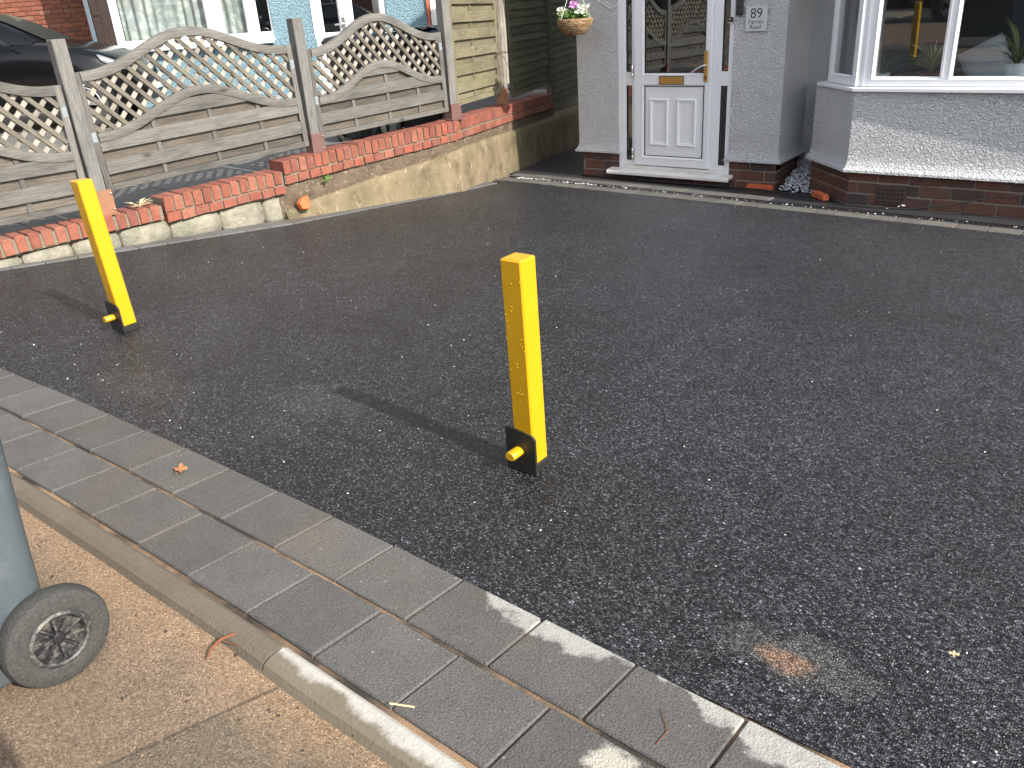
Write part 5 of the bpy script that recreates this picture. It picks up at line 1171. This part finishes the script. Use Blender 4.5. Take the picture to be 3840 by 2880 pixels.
for k in range(5000):
    x = rnd.uniform(-20, 16); y = -11.6+rnd.gauss(0, .25); z = gz(-1.9)+rnd.uniform(0, 1.1); l = rnd.uniform(.05, .11); a_ = rnd.uniform(0, 6.3); u = Vector((math.cos(a_), math.sin(a_), rnd.uniform(-.5, .8)))*l; v_ = Vector((-math.sin(a_), math.cos(a_), rnd.uniform(-.5, .5)))*l*.6
    p_ = Vector((x, y, z)); hg.add([p_-u, p_+v_, p_+u, p_-v_], [(0,1,2,3)])
hedge = empty('garden_hedge', T(0, -11.6, gz(-1.9)), 'clipped green hedge along the gardens across the road', 'hedge')
hg.obj('foliage', LEAFM, hedge, T(0, 11.6, -gz(-1.9)))
b = B(); b.box(-20, 16, -.22, .22, 0, .95); b.obj('inner_twigs', simple('hedge_core', (.015, .02, .008), .9), hedge)
# ================================================================== THE PHOTOGRAPHER (behind the lens; only a shadow and a reflection are seen)
pz0 = gz(-.3); pf = Vector((-.636, .772, 0)); pr_ = Vector((.772, .636, 0)); pc = -pf*.42
PM = Matrix(((pr_.x, pf.x, 0, pc.x), (pr_.y, pf.y, 0, pc.y), (0, 0, 1, pz0), (0, 0, 0, 1)))
a = Mt('walker_clothes', .85, .2); oc = a.n('TexCoord').outputs['Object']; z = a.sep(oc, 2); y = a.sep(oc, 1)
c = a.mix(a.math('GREATER_THAN', z, .93), (.02, .022, .03), (.05, .06, .07)); c = a.mix(a.math('GREATER_THAN', z, 1.44), c, (.5, .3, .22))
c = a.mix(a.math('GREATER_THAN', y, .285), c, (.5, .3, .22)); a.col(c); CLOTH = a.m
person = empty('person', PM, 'person in dark clothes and white trainers holding up a phone behind the viewpoint', 'person')
V_ = [((0, 0, .93), .15), ((0, .01, 1.12), .145), ((0, .01, 1.32), .16), ((0, .0, 1.43), .075), ((0, .02, 1.52), .065), ((0, .03, 1.60), .095), ((0, .02, 1.70), .07)]; E_ = [(0,1),(1,2),(2,3),(3,4),(4,5),(5,6)]
for sg in (-1, 1):
    n0 = len(V_); hx = .155 if sg > 0 else -.045; V_ += [((sg*.17, 0, 1.37), .07), ((sg*.29, .06, 1.12), .06), ((hx+sg*.07, .20, 1.10), .05), ((hx+sg*.02, .30, 1.15), .04), ((hx, .335, 1.18), .045), ((hx-sg*.01, .35, 1.21), .022)]
    E_ += [(2, n0)]+[(n0+i, n0+i+1) for i in range(5)]
    n1 = len(V_); V_ += [((sg*.095, 0, .86), .105), ((sg*.105, .02, .48), .07), ((sg*.11, -.01, .10), .045), ((sg*.115, .10, .05), .04)]; E_ += [(0, n1)]+[(n1+i, n1+i+1) for i in range(3)]
    for k, (dx, dz) in enumerate(((.02, .03), (.012, .015), (.006, .0), (.004, -.015))):
        n2 = len(V_); V_ += [((hx-sg*(.02-dx*.4), .362, 1.215+dz), .010), ((hx-sg*.045, .366, 1.218+dz), .009)]; E_ += [(n0+4, n2), (n2, n2+1)]
me = bpy.data.meshes.new('body'); me.from_pydata([v for v, r_ in V_], E_, []); me.materials.append(CLOTH)
bo = bpy.data.objects.new('body', me); link(bo, person); md = bo.modifiers.new('skin', 'SKIN'); md.use_smooth_shade = True
for sv, (v, r_) in zip(me.skin_vertices[0].data, V_): sv.radius = (r_, r_)
me.skin_vertices[0].data[0].use_root = True
md = bo.modifiers.new('sub', 'SUBSURF'); md.levels = md.render_levels = 2
b = B(); b.lathe([(.0, 1.745), (.06, 1.735), (.098, 1.69), (.108, 1.63), (.10, 1.56), (.085, 1.52)], 24, T(0, .012, 0)); sm(b.obj('hair', BARK, person))
for sg in (-1, 1):
    b = B(); rg = []
    for t, w, h_ in ((0, .03, .05), (.1, .042, .095), (.35, .045, .09), (.6, .05, .065), (.85, .045, .05), (1, .02, .03)):
        y_ = lerp(-.075, .20, t); rg.append([(sg*.115-w, y_, .0), (sg*.115+w, y_, .0), (sg*.115+w*.9, y_, h_*.7), (sg*.115, y_, h_), (sg*.115-w*.9, y_, h_*.7)])
    b.rings(rg); sm(b.obj('shoe', PETALW, person), 60)
b = B(); b.box(-.02, .13, .372, .380, 1.18, 1.236); tag(b.obj('phone', BLACKP, None, PM, bevel=.003), 'black phone held sideways in both hands behind the viewpoint', 'phone')
